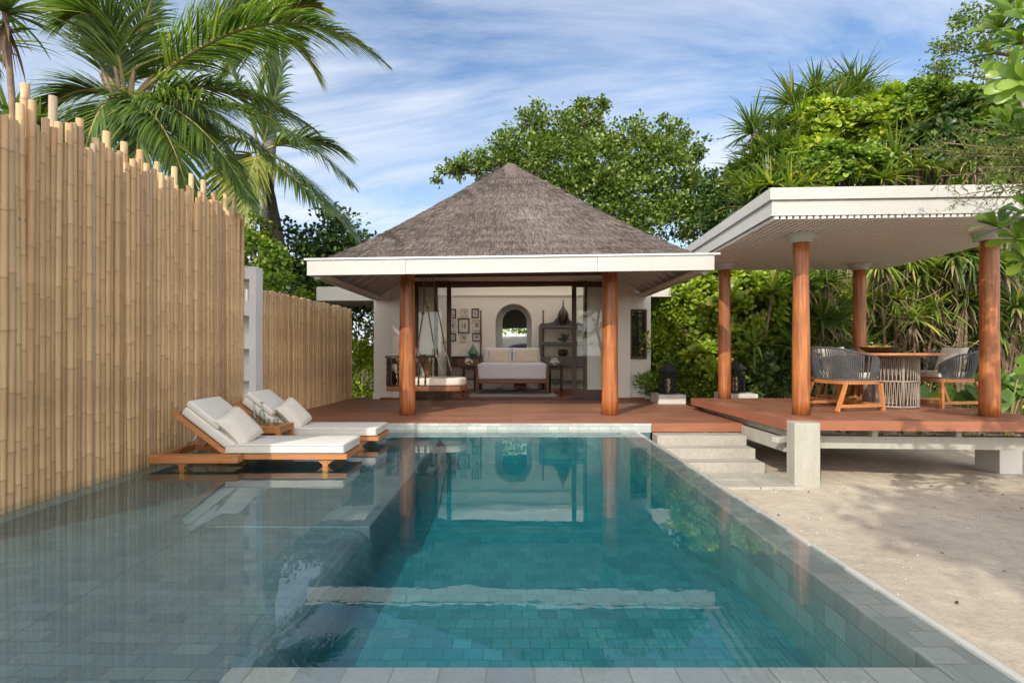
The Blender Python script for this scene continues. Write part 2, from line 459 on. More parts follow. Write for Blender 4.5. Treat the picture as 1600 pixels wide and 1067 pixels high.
def sand_mat():
    m, nt, out = nodes('coral_sand')
    v = coords(nt, 'Object')
    n1 = noise(nt, v, .7, 5, .6); n2 = noise(nt, v, 32, 8, .8); n3 = noise(nt, v, 5, 5, .6)
    r = ramp(nt, [(.3, (.41,.345,.265)), (.7, (.51,.44,.345))]); nt.links.new(n1.outputs[0], r.inputs[0])
    col = mixc(nt, .42, r.outputs[0], n2.outputs[0], 'OVERLAY')
    col = mixc(nt, .3, col, n3.outputs[0], 'OVERLAY')
    vo = N(nt, 'ShaderNodeTexVoronoi'); vo.inputs['Scale'].default_value = 14; nt.links.new(v, vo.inputs['Vector'])
    sp = ramp(nt, [(.03, (1,1,1)), (.055, (0,0,0))]); nt.links.new(vo.outputs['Distance'], sp.inputs[0])
    msk = ramp(nt, [(.52, (0,0,0)), (.6, (1,1,1))]); nt.links.new(n3.outputs[0], msk.inputs[0])
    mm = mixc(nt, 1.0, sp.outputs[0], msk.outputs[0], 'MULTIPLY')
    col = mixc(nt, mm, col, (.16,.11,.06))
    ad = N(nt, 'ShaderNodeMath', operation='MULTIPLY_ADD'); nt.links.new(n2.outputs[0], ad.inputs[0]); ad.inputs[1].default_value = .25; nt.links.new(n3.outputs[0], ad.inputs[2])
    principled(nt, out, col, .95, .1, 0, ad.outputs[0], .7, .03)
    return m
M['sand'] = sand_mat()

def bamboo_mat():
    m, nt, out = nodes('bamboo_cane')
    oi = N(nt, 'ShaderNodeObjectInfo')
    r = ramp(nt, [(0, (.37,.225,.115)), (.3, (.51,.325,.165)), (.7, (.61,.41,.215)), (.9, (.47,.285,.14)), (1, (.43,.325,.215))]); nt.links.new(oi.outputs['Random'], r.inputs[0])
    v = coords(nt, 'Object', (30,30,1.2)); n1 = noise(nt, v, 1.4, 5, .6)
    v2 = coords(nt, 'Object', (1,1,1)); n2 = noise(nt, v2, 1.7, 3, .5)
    col = mixc(nt, .40, r.outputs[0], n1.outputs[0], 'OVERLAY')
    col = mixc(nt, .35, col, n2.outputs[0], 'OVERLAY')
    vo = N(nt, 'ShaderNodeTexVoronoi'); vo.inputs['Scale'].default_value = 3.2; v3 = coords(nt, 'Object', (2,2,1)); nt.links.new(v3, vo.inputs['Vector'])
    sp = ramp(nt, [(.045, (1,1,1)), (.075, (0,0,0))]); nt.links.new(vo.outputs['Distance'], sp.inputs[0])
    col = mixc(nt, sp.outputs[0], col, (.09,.045,.02))
    at_ = N(nt, 'ShaderNodeAttribute'); at_.attribute_name = 'joint'
    col = mixc(nt, at_.outputs['Fac'], col, (.31,.185,.095))
    principled(nt, out, col, .42, .4, 0, n1.outputs[0], .12, .004)
    return m
M['bamboo'] = bamboo_mat()

def thatch_mat():
    m, nt, out = nodes('thatch')
    g = N(nt, 'ShaderNodeNewGeometry')
    r = ramp(nt, [(0, (.062,.049,.043)), (.35, (.125,.103,.090)), (.7, (.195,.163,.143)), (1, (.31,.262,.23))]); nt.links.new(g.outputs['Random Per Island'], r.inputs[0])
    v = coords(nt, 'Object', (1,1,1.6)); n1 = noise(nt, v, 1.1, 5, .7)
    col = mixc(nt, .95, r.outputs[0], n1.outputs[0], 'OVERLAY')
    principled(nt, out, col, .95, .08)
    return m
M['thatch'] = thatch_mat()
M['thatch_base'] = stain('thatch_bed', (.10,.082,.070), (.18,.15,.13), 9, .95, .05, .5, stretch=(2,2,2), coordk='Object', fine=.5)

G = lambda *a: list(a)
M['lf_tree'] = leaf('tree_leaf', [(0,(0.052,0.096,0.019)),(.5,(0.114,0.184,0.029)),(.85,(0.210,0.289,0.045)),(1,(0.333,0.367,0.080))], .4, .3)
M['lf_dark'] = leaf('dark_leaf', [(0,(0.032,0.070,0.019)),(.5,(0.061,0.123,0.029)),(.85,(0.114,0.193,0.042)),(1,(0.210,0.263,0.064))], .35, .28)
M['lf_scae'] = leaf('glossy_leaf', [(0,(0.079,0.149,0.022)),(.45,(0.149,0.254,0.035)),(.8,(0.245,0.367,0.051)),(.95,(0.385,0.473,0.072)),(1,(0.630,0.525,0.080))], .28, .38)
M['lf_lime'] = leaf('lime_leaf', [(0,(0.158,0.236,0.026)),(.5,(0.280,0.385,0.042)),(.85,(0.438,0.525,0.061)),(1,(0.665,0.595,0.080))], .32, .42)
M['lf_strap'] = leaf('strap_leaf', [(0,(0.052,0.105,0.026)),(.5,(0.114,0.193,0.042)),(.85,(0.210,0.289,0.064)),(.95,(0.350,0.333,0.112)),(1,(0.525,0.403,0.176))], .35, .32)
M['lf_strap_y'] = leaf('bright_strap_leaf', [(0,(0.105,0.175,0.032)),(.5,(0.228,0.315,0.056)),(.85,(0.403,0.455,0.096)),(1,(0.630,0.525,0.160))], .35, .4)
M['lf_dry'] = leaf('dry_leaf', [(0,(.12,.085,.055)),(.6,(.24,.18,.12)),(1,(.36,.29,.20))], .8, .25, .1, (1,.9,.7))
M['lf_palm'] = leaf('palm_leaflet', [(0,(.055,.10,.035)),(.5,(.11,.19,.045)),(.85,(.20,.28,.06)),(1,(.34,.35,.10))], .3, .45, .6)
M['lf_palm_y'] = leaf('yellow_palm_leaflet', [(0,(0.105,0.158,0.032)),(.5,(0.228,0.280,0.048)),(1,(0.473,0.420,0.096))], .35, .45)  # yellower leaf colour for some fronds
M['lf_big'] = leaf('arum_leaf', [(0,(0.088,0.175,0.035)),(.6,(0.149,0.271,0.051)),(1,(0.228,0.367,0.072))], .35, .4)
M['rachis'] = stain('frond_stalk', (.20,.19,.06), (.30,.26,.10), 5, .5, .3, coordk='Object')
# ------------------------------------------------------------------ sky and sun
SUN_D = Vector((.60, 1.0, -.76)).normalized()
EL = math.asin(-SUN_D.z); AZ = math.atan2(-SUN_D.x, -SUN_D.y)
w = bpy.data.worlds.new("World"); S.world = w; w.use_nodes = True
nt = w.node_tree
for n in list(nt.nodes): nt.nodes.remove(n)
sky = nt.nodes.new('ShaderNodeTexSky'); sky.sky_type = 'NISHITA'; sky.sun_disc = False
sky.sun_elevation = EL; sky.sun_rotation = AZ % (2*math.pi); sky.altitude = 0; sky.air_density = 1.0; sky.dust_density = .6; sky.ozone_density = 2.0
tc = nt.nodes.new('ShaderNodeTexCoord')
sx = nt.nodes.new('ShaderNodeSeparateXYZ'); nt.links.new(tc.outputs['Generated'], sx.inputs[0])
def math_(op, a, b=None, c=None):
    n = nt.nodes.new('ShaderNodeMath'); n.operation = op
    for i, x in enumerate((a, b, c)):
        if x is None: continue
        if hasattr(x, 'is_linked'): nt.links.new(x, n.inputs[i])
        else: n.inputs[i].default_value = x
    return n.outputs[0]
zz = math_('ADD', math_('MAXIMUM', sx.outputs['Z'], 0.0), .16)
px_ = math_('DIVIDE', sx.outputs['X'], zz); py_ = math_('DIVIDE', sx.outputs['Y'], zz)
cx = nt.nodes.new('ShaderNodeCombineXYZ'); nt.links.new(px_, cx.inputs[0]); nt.links.new(py_, cx.inputs[1])
mp = nt.nodes.new('ShaderNodeMapping'); mp.inputs['Rotation'].default_value = (0, 0, R(24)); mp.inputs['Scale'].default_value = (.55, 1.15, 1); mp.inputs['Location'].default_value = (1.35, .6, 0)
nt.links.new(cx.outputs[0], mp.inputs[0])
n1 = noise(nt, mp.outputs[0], 1.2, 11, .62, 1.3)
n2 = noise(nt, mp.outputs[0], .55, 4, .5, .4)
cl = math_('MULTIPLY', n1.outputs[0], math_('ADD', n2.outputs[0], .50))
cr = ramp(nt, [(.38, (0,0,0)), (.55, (.42,.42,.42)), (.72, (.85,.85,.85))]); nt.links.new(cl, cr.inputs[0])
# thin milky veil low down
veil = ramp(nt, [(0, (.55,.55,.55)), (.22, (.25,.25,.25)), (.6, (0,0,0))]); nt.links.new(sx.outputs['Z'], veil.inputs[0])
fac = math_('MINIMUM', math_('ADD', cr.outputs[0], math_('MULTIPLY', veil.outputs[0], .55)), .92)
hs = nt.nodes.new('ShaderNodeHueSaturation'); hs.inputs['Saturation'].default_value = 1.12; hs.inputs['Value'].default_value = .84
nt.links.new(sky.outputs[0], hs.inputs['Color'])
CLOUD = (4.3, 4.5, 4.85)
# bright overcast added out of view behind the viewpoint as soft frontal fill
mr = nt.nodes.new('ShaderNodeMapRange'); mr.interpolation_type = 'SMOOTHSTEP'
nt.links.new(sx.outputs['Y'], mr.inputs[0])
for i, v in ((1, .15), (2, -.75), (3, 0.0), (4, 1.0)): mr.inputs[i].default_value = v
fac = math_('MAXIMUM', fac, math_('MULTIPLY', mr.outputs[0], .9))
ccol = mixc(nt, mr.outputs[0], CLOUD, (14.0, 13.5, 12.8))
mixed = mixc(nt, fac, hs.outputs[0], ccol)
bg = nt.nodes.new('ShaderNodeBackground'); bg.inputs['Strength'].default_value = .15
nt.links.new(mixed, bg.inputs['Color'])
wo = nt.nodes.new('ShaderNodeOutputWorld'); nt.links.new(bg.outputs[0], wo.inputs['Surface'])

sl = bpy.data.lights.new('sun', 'SUN'); sl.energy = 2.5; sl.angle = R(.53); sl.color = (1.0, .93, .82)
so = bpy.data.objects.new('sun', sl); COL.objects.link(so); so.rotation_euler = SUN_D.to_track_quat('-Z', 'Y').to_euler(); so.location = (-20, -40, 30)
S.view_settings.view_transform = 'Standard'; S.view_settings.look = 'None'; S.view_settings.gamma = 1.0
S.view_settings.exposure = .66

# ------------------------------------------------------------------ ground
def sand_z(x, y):
    z = -.50 - .018*max(0, x-2.2) - .02*max(0, 7.5-y)
    z += .018*math.sin(1.7*x+.6*y)*math.sin(1.1*y-.5*x) + .012*math.sin(4.1*x+2.3)*math.cos(3.3*y) + .006*math.sin(9.3*x+5*y)*math.sin(7.7*y-3*x)
    return z
def grid_sheet(name, x0, x1, y0, y1, nx, ny, zf, mat):
    xs = np.linspace(x0, x1, nx+1); ys = np.linspace(y0, y1, ny+1)
    V = np.array([(x, y, zf(x, y)) for y in ys for x in xs]); k = nx+1
    Q = np.array([(j*k+i, j*k+i+1, (j+1)*k+i+1, (j+1)*k+i) for j in range(ny) for i in range(nx)])
    o = np_mesh(name, V, Q, mat, smooth=True); return o
tag(grid_sheet('sand', 2.0, 16, -4, 22, 140, 200, sand_z, M['sand']), kind='structure')
M['soil'] = stain('leaf_litter_soil', (.06,.042,.028), (.15,.11,.075), 3, .95, .1, .5, coordk='Object', fine=.4)
tag(grid_sheet('ground', -400, 400, -200, 900, 40, 40, lambda x, y: -.78, M['soil']), kind='structure')

# ------------------------------------------------------------------ pool (water level z = 0)
PL, PR, PO, PN, PF = -4.38, 1.83, 2.104, 2.285, 8.87
LX, MX = -1.18, -2.57
b = MB(); b.box(LX-.1, PR+.1, PN-.1, PF+.1, -.9, -.56); tag(b.build('pool_floor', M['tile_deep']), kind='structure')
b = MB(); b.prism([(PL-.2, 1.2), (MX, 1.2), (MX, 4.45), (LX, 4.45), (LX, PF+.1), (PL-.2, PF+.1)], -.8, -.14)
tag(b.build('pool_shelf', M['tile_shelf'], bevel=.006, bseg=1, smooth=False), kind='structure')
b = MB()   # lower bench with its rounded nose
prof = [(MX-.06, -.8), (MX-.06, -.142), (-2.2, -.147), (-1.9, -.155), (-1.36, -.158)] + [(-1.36+.22*math.sin(a), -.378+.22*math.cos(a)) for a in (R(15), R(30), R(45), R(60), R(75), R(90))] + [(-1.14, -.8)]
n = len(prof)
b.add([(x, 1.2, z) for x, z in prof] + [(x, 4.446, z) for x, z in prof], [(i, (i+1) % n, n+(i+1) % n, n+i)[::-1] for i in range(n)], False)
tag(b.build('pool_bench', M['tile_shelf'], smooth=False), kind='structure')
b = MB(); b.box(PR, PO, 1.2, PF+.02, -.9, -.022)
b.box(LX-.02, PR-.001, 1.2, PN, -.9, -.024)
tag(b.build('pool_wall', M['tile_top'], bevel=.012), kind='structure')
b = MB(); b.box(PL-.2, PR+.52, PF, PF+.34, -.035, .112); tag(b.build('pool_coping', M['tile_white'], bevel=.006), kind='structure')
b = MB(); b.box(PL-.2, PR+.50, PF+.004, PF+.34, -.9, -.036); tag(b.build('pool_end_wall', M['tile_deep']), kind='structure')
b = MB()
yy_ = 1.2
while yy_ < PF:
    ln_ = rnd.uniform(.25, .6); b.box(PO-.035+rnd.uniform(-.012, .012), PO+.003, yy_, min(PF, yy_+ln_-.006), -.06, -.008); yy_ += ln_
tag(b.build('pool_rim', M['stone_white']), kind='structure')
b = MB(); b.box(PO+.004, PO+.03, 1.2, PF, -.62, -.10); tag(b.build('pool_outer_wall', M['concrete']), kind='structure')
b = MB(); b.box(PL-.1, PO-.002, 1.25, PF+.06, -.88, 0); tag(b.build('water', M['water']), kind='structure')
b = MB(); b.box(PL-.24, PL+.03, 1.2, 8.6, -.5, .035); tag(b.build('kerb', M['concrete'], bevel=.01), kind='structure')

# ------------------------------------------------------------------ timber deck in front of the villa
DZ = .12
t = thing('timber_deck', 'red-brown timber deck between the pool and the thatched villa', 'deck', (0, 9.0, 0))
b = MB(); b.box(PL, 3.95, PF+.06, 13.60, -.02, DZ); b.box(-4.6, 3.95, 13.60, 13.9, -.1, DZ-.004); b.build('boards', M['deck'], t, bevel=.004)
b = MB(); b.box(PR+.53, 3.95, PF+.035, PF+.056, -.03, DZ-.006); b.build('fascia_board', M['deck_edge'], t)

t = thing('stone_steps', 'three pale concrete steps leading down from the deck to the sand', 'steps', (3.1, 8.3, -.5))
for i, (yf, zt) in enumerate(((8.55, -.035), (8.25, -.19), (7.95, -.345))):
    b = MB(); b.box(2.36-.1*i, 3.80+.003*i, yf, (8.86, 8.547, 8.247)[i], -.75, zt); b.build('step', M['concrete'], t, bevel=.008)
# pale slabs at the foot of the steps
b = MB()
for i in range(3):
    for j in range(2):
        x0 = 2.16+.60*i; y1 = 7.94-.42*j
        b.box(x0, x0+.585, y1-.405, y1, -.60, -.495+.003*((i+j) % 2))
tag(b.build('paving', M['concrete_post'], bevel=.008), kind='structure')

# ------------------------------------------------------------------ villa
YW = 13.22           # face of the front wall
villa = thing('thatched_villa', 'white villa with thatched hip roof and two round timber columns facing the pool', 'villa', (0, 12, 0))
def tilt(v): return Vector((v[0], v[1], v[2] + .0135*v[0]))
wl = MB()
wl.box(-2.95, -1.90, YW, YW+.25, 0, 3.42); wl.box(1.90, 2.98, YW, YW+.25, 0, 3.42)
wl.box(-1.90, 1.90, YW, YW+.25, 3.06, 3.42)
wl.box(-3.45, -2.952, YW+.16, YW+.30, 0, 3.0)
# bay with the casement opening
wl.box(2.982, 3.53, YW+.16, YW+.30, 0, 1.12); wl.box(2.982, 3.53, YW+.16, YW+.30, 2.37, 3.0); wl.box(3.42, 3.53, YW+.16, YW+.30, 1.12, 2.37); wl.box(2.982, 3.0, YW+.16, YW+.30, 1.12, 2.37)
wl.build('front_wall', M['plaster'], villa, bevel=.006)
b = MB(); b.box(-3.47, -2.95, YW+.135, YW+.158, DZ, DZ+.16); b.build('skirting', M['plaster'], villa); b = MB(); b.box(2.984, 3.55, YW+.135, YW+.158, DZ, DZ+.16); b.build('skirting', M['plaster'], villa)
# side walls; one has an unseen opening added to let daylight in
for sx_ in (-1, 1):
    xa, xb = (-3.45, -3.25) if sx_ < 0 else (3.33, 3.53)
    if sx_ < 0:
        sw = MB(); sw.box(xa, xb, YW+.302, 17.0, 0, 3.3); sw.build('side_wall', M['plaster'], villa); continue
    sw = MB(); sw.box(xa, xb, YW+.302, 13.8, 0, 3.3); sw.box(xa, xb, 16.1, 17.0, 0, 3.3); sw.box(xa, xb, 13.8, 16.1, 0, .6); sw.box(xa, xb, 13.8, 16.1, 3.1, 3.3)
    sw.build('side_wall', M['plaster'], villa)
# back wall with arched opening
YB = 16.45; ax, ar, zs = .09, .565, 2.22
bw = MB(); n = 20
pts = [(ax - ar*math.cos(math.pi*i/n), zs + ar*math.sin(math.pi*i/n)) for i in range(n+1)]
for yy, fl in ((YB, 1), (YB+.55, -1)):
    def quad(a, b_, c, d): bw.add([(p[0], yy, p[1]) for p in (a, b_, c, d)], [(0,1,2,3) if fl > 0 else (3,2,1,0)])
    quad((-3.25, .1), (ax-ar, .1), (ax-ar, 3.5), (-3.25, 3.5)); quad((ax+ar, .1), (3.33, .1), (3.33, 3.5), (ax+ar, 3.5))
    for i in range(n): quad(pts[i], pts[i+1], (pts[i+1][0], 3.5), (pts[i][0], 3.5))
ins = [(ax-ar, .1)] + pts + [(ax+ar, .1)]
for i in range(len(ins)-1):
    p, q = ins[i], ins[i+1]
    bw.add([(p[0], YB, p[1]), (q[0], YB, q[1]), (q[0], YB+.55, q[1]), (p[0], YB+.55, p[1])], [(3,2,1,0)], True)
bw.build('back_wall', M['plaster_in'], villa)
# grey inner frame of the arch with its smaller opening
b = MB(); cx2, r2, z2, yq = .125, .39, 2.26, YB+.556
p2_ = [(cx2-r2, .1)] + [(cx2-r2*math.cos(math.pi*i/16), z2+r2*math.sin(math.pi*i/16)) for i in range(17)] + [(cx2+r2, .1)]
o2_ = [(-.9, .1)] + [(-.9+2.0*i/16, 3.2) for i in range(17)] + [(1.1, .1)]
for i in range(len(p2_)-1):
    b.add([(p2_[i][0], yq, p2_[i][1]), (p2_[i+1][0], yq, p2_[i+1][1]), (o2_[i+1][0], yq, o2_[i+1][1]), (o2_[i][0], yq, o2_[i][1])], [(0,1,2,3)])
    b.add([(p2_[i][0], yq, p2_[i][1]), (p2_[i+1][0], yq, p2_[i+1][1]), (p2_[i+1][0], yq+.12, p2_[i+1][1]), (p2_[i][0], yq+.12, p2_[i][1])], [(3,2,1,0)])
b.build('arch_lining', M['grey_reveal'], villa)
b = MB(); b.box(-3.25, 3.33, YB-.06, YB-.002, 3.02, 3.10); b.box(-3.25, 3.33, YB-.10, YB-.004, 3.42, 3.5)
b.build('cornice', M['plaster_in'], villa, bevel=.01)
b = MB(); b.box(-3.3, 3.4, YW+.255, 13.65, 3.5, 3.62); b.box(-3.3, 3.4, 16.40, 17.0, 3.5, 3.62); b.box(-3.3, -2.9, 13.65, 16.4, 3.5, 3.62); b.box(3.0, 3.4, 13.65, 16.4, 3.5, 3.62); b.build('ceiling', M['ceiling'], villa)
b = MB(); b.box(-2.9, 3.0, 13.65, 16.4, 3.55, 3.57); b.build('added_skylight', M['frosted'], villa)  # unseen frosted panel added to spread extra daylight through the bedroom
b = MB(); b.box(-3.249, 3.329, YW-.02, 19.4, .0, .165); b.build('floor', M['floorwood'], villa)
b = MB(); b.box(-2.42, 2.42, YW-.16, YW-.021, .05, .15); b.build('threshold', M['dark'], villa)
b = MB(); b.box(-1.90, -1.83, YW-.02, YW+.2, .166, 3.06); b.box(1.83, 1.90, YW-.02, YW+.2, .166, 3.06); b.box(-1.83, 1.83, YW+.02, YW+.2, 3.0, 3.06); b.build('door_lining', M['dark'], villa)
for xa, xb in ((-2.39, -1.47), (1.51, 2.40)):
    y0, y1 = YW-.115, YW-.06
    b = MB(); b.box(xa, xa+.11, y0, y1, .152, 3.04); b.box(xb-.11, xb, y0, y1, .152, 3.04); b.box(xa+.11, xb-.11, y0, y1, 2.90, 3.04); b.box(xa+.11, xb-.11, y0, y1, .152, .37)
    d = b.build('sliding_door', M['dark'], villa, bevel=.004)
    g = MB(); g.box(xa+.11, xb-.11, y0+.02, y0+.028, .37, 2.90); g.build('pane', M['glass'], d)
# casement on the bay
b = MB()
x0, x1, z0, z1, yy = 3.0, 3.42, 1.12, 2.37, YW+.14
b.box(x0, x0+.045, yy-.02, yy+.05, z0, z1); b.box(x1-.045, x1, yy-.02, yy+.05, z0, z1); b.box(x0+.045, x1-.045, yy-.02, yy+.05, z0, z0+.05); b.box(x0+.045, x1-.045, yy-.02, yy+.05, z1-.05, z1)
wn = b.build('window', M['dark'], villa, bevel=.003)
b = MB(); Mz = rotz(R(-38)); hc = Vector((x1-.05, yy+.06, 0))
for (a0, a1, c0, c1) in ((-.36, -.32, z0+.06, z1-.06), (-.19, -.165, z0+.1, z1-.1), (-.04, 0, z0+.06, z1-.06), (-.32, -.04, z0+.06, z0+.10), (-.32, -.04, z1-.10, z1-.06)):
    b.box(a0, a1, -.015, .015, c0, c1, Mz, hc)
b.build('sash', M['dark'], wn)
g = MB(); g.box(-.33, -.03, -.003, .003, z0+.09, z1-.09, Mz, hc); g.build('pane', M['dark_glass'], wn)
# bath court seen through the arch
b = MB(); b.box(-1.8, 2.2, 19.4, 19.6, 0, 1.86); b.build('court_wall', M['stone_white'], villa)
b = MB(); b.box(-.40, .75, 17.28, 17.33, 2.06, 2.98); b.build('blind', M['blind'], villa)
b = MB(); b.lathe([(.001,.72),(.5,.74),(.62,.78),(.70,.90),(.72,1.1),(.70,1.24),(.60,1.36),(.40,1.44),(.15,1.47),(.001,1.475)], (.50, 18.2, .1), 28); b.lathe([(.4,.17),(.3,.8)], (.50, 18.2, 0), 16); b.build('bath_tub', M['tub'], villa)

# roof: eaves, rafters, thatch
EX0, EX1, EY, EZ = -3.40, 3.40, 8.86, 2.63
def tbuild(mb, *a, **k):
    mb.v = [tuple(tilt(p)) for p in mb.v]; return mb.build(*a, **k)
b = MB(); b.box(EX0, -1.752, EY, EY+.06, EZ, EZ+.25); b.box(-1.748, 1.448, EY+.002, EY+.06, EZ+.001, EZ+.25); b.box(1.452, EX1, EY, EY+.06, EZ, EZ+.25); fas = tbuild(b, 'front_fascia', M['paint'], villa, bevel=.004)
b = MB(); b.box(EX0-.045, EX1+.09, EY-.02, EY+.10, EZ+.253, EZ+.285); b.build; tbuild(b, 'gutter_flange', M['paint_cool'], fas)
for xa, xb in ((EX0, EX0+.06), (EX1-.06, EX1)):
    b = MB(); b.box(xa, xb, EY+.062, 13.36, EZ+.001, EZ+.25); b.box(xa+.062 if xa < 0 else xa-.20, xa+.26 if xa < 0 else xa-.002, EY+.062, 13.30, EZ+.02, EZ+.05); tbuild(b, 'side_fascia', M['paint'], villa)
# wide eaves of the rear wing
for xa, xb in ((-4.92, -3.46), (3.44, 4.52)):
    zt = .10 if xa > 0 else 0
    b = MB(); b.box(xa, xb, 13.45, 13.51, 2.60+zt, 2.89+zt); b.box(xa, xa+.05, 13.512, 17.3, 2.60+zt, 2.89+zt); b.box(xb-.05, xb, 13.512, 17.3, 2.60+zt, 2.89+zt)
    b.box(xa, xb, 13.46, 17.3, 2.893+zt, 2.95+zt); wf = b.build('rear_eave', M['paint'], villa)
    for k in range(4):
        xx = xa+.25+k*(xb-xa-.4)/4
        b = MB(); b.bar((xx, 13.6, 2.70+zt), (xx, 17.2, 2.70+zt), .05, .16); b.build('rafter', M['paint'], wf)
TX0, TX1, TY0, TY1, TZ, AZ_ = -3.12, 3.12, 9.06, 13.34, 2.93, 5.60
RY0, RY1 = 12.18, 12.20  # rear slope steepened so sun reaches the added roof panel
def roofpt(side, u, s):
    """point on a hip plane: s from eave (0) to ridge (1), u across 0..1"""
    dip = -.13*math.sin(math.pi*s)*(1-s)      # slight concave sweep
    if side == 'f': a, b_, r0, r1 = (TX0, TY0), (TX1, TY0), (0, RY0), (0, RY0)
    elif side == 'r': a, b_, r0, r1 = (TX1, TY0), (TX1, TY1), (0, RY0), (0, RY1)
    elif side == 'l': a, b_, r0, r1 = (TX0, TY1), (TX0, TY0), (0, RY1), (0, RY0)
    else: a, b_, r0, r1 = (TX1, TY1), (TX0, TY1), (0, RY1), (0, RY1)
    ex, ey = a[0]+(b_[0]-a[0])*u, a[1]+(b_[1]-a[1])*u
    tx, ty = r0[0]+(r1[0]-r0[0])*u, r0[1]+(r1[1]-r0[1])*u
    return tilt((ex+(tx-ex)*s, ey+(ty-ey)*s, TZ+(AZ_-TZ)*s+dip))
roof = MB(); nu, ns = 40, 26
for sd in 'frlb':
    vs = [roofpt(sd, i/nu, j/ns) for j in range(ns+1) for i in range(nu+1)]
    roof.add(vs, [(j*(nu+1)+i, j*(nu+1)+i+1, (j+1)*(nu+1)+i+1, (j+1)*(nu+1)+i) for j in range(ns) for i in range(nu)], True)
roof_o = roof.build('roof', M['thatch_base'], villa)
# straw: thin blades lying down the slope, frayed at the eave
def straw(n, sides):
    V = []; 
    for sd in sides:
        m = int(n * {'f': 1.0, 'r': .8, 'l': .8, 'b': .1}[sd])
        c = [roofpt(sd, u, s) for u, s in ((0,0),(1,0),(.5,.02))]
        for _ in range(m):
            s = 1-math.sqrt(rnd.random()); u = rnd.random()
            if rnd.random() < .35: s = (math.floor(s/.075)+rnd.uniform(0, .25))*.075
            if sd == 'f' and rnd.random() < .07: s = rnd.random()*.03
            p = roofpt(sd, u, s); q = roofpt(sd, u, min(1, s+.03)); e = roofpt(sd, min(1, u+.02), s)
            up = (q-p).normalized(); ac = (e-p)
            ac = ac.normalized() if ac.length > 1e-6 else Vector((1,0,0))
            nr = ac.cross(up).normalized()
            L = rnd.uniform(.10, .26); wd = rnd.uniform(.003, .008)
            d = (-up + ac*rnd.gauss(0, .22) + nr*rnd.uniform(.02, .12)).normalized()
            a0 = p + up*L*.5 + nr*.012
            s_ = d.cross(nr).normalized()*wd
            V += [a0-s_, a0+s_, a0+d*L+s_*.4, a0+d*L-s_*.4]
    V = np.array(V); Q = np.arange(len(V)).reshape(-1, 4)
    return V, Q
V, Q = straw(60000, 'frl')
np_mesh('thatch', V, Q, M['thatch'], villa)
# cap at the apex
b = MB(); b.lathe([(.66,-.54),(.50,-.40),(.32,-.22),(.20,-.09),(.10,-.02),(.03,.0),(.001,.005)], (0, RY0+.02, AZ_+.02), 18); b.build('ridge_cap', M['thatch_base'], roof_o)
# boarded soffit and rafters under the thatch
ZE = EZ+.15
sof = MB()
for sd, k in (('f', 1), ('l', 1), ('r', 1)):
    if sd == 'f': quadp = [(EX0+.06, EY+.06, ZE), (EX1-.06, EY+.06, ZE), (2.3, 9.95, ZE+.62), (-2.3, 9.95, ZE+.62)]
    elif sd == 'l': quadp = [(EX0+.06, EY+.06, ZE), (-2.3, 9.95, ZE+.62), (-2.3, YW+.1, ZE+.62), (EX0+.06, YW+.1, ZE)]
    else: quadp = [(EX1-.06, EY+.06, ZE), (EX1-.06, YW+.1, ZE), (2.3, YW+.1, ZE+.62), (2.3, 9.95, ZE+.62)]
    sof.add([tilt(p) for p in quadp], [(0,1,2,3)])
sof.add([tilt(p) for p in [(-2.3, 9.95, ZE+.62), (2.3, 9.95, ZE+.62), (2.3, YW+.1, ZE+.62), (-2.3, YW+.1, ZE+.62)]], [(0,1,2,3)])
sof_o = sof.build('soffit', M['ceiling'], villa)
sl_ = .62/1.04
def raft(p, q, w_=.055, h=.17):
    b = MB(); b.bar(tilt(p), tilt(q), w_, h); b.build('rafter', M['paint'], sof_o)
for k in range(9):
    y = 9.35 + k*.46; run = min(1.0, y-EY-.1)
    for sg, xe in ((1, EX0+.07), (-1, EX1-.07)):
        raft((xe, y, ZE-.055), (xe+sg*run, y, ZE-.055+run*sl_))
for k in range(11):
    x = -2.9+k*.58; run = min(1.0, (3.35-abs(x)))
    raft((x, EY+.07, ZE-.055), (x, EY+.07+run, ZE-.055+run*sl_))
raft((EX0+.08, EY+.08, ZE-.12), (-2.32, 9.93, ZE-.12+.60), .08, .2); raft((EX1-.08, EY+.08, ZE-.12), (2.32, 9.93, ZE-.12+.60), .08, .2)
# gable infill above the front wall
b = MB(); b.add([(-2.95, YW+.05, 3.0), (2.98, YW+.05, 3.0), (2.4, YW+.05, 3.66), (-2.4, YW+.05, 3.62)], [(0,1,2,3)]); b.build('gable_wall', M['plaster'], villa)
# columns
def column(x, y, z0, z1, r0, r1, parent, name='column'):
    b = MB(); prof = []
    for k in range(13):
        s = k/12; prof.append((r0+(r1-r0)*s + .004*math.sin(9*s+x), z0+(z1-z0)*s))
    b.lathe(prof, (x, y, 0), 28)
    c_ = b.build(name, M['column'], parent); return c_
column(-1.965, 10.1, DZ, 3.58, .158, .130, villa); column(1.887, 10.1, DZ, 3.60, .158, .130, villa)

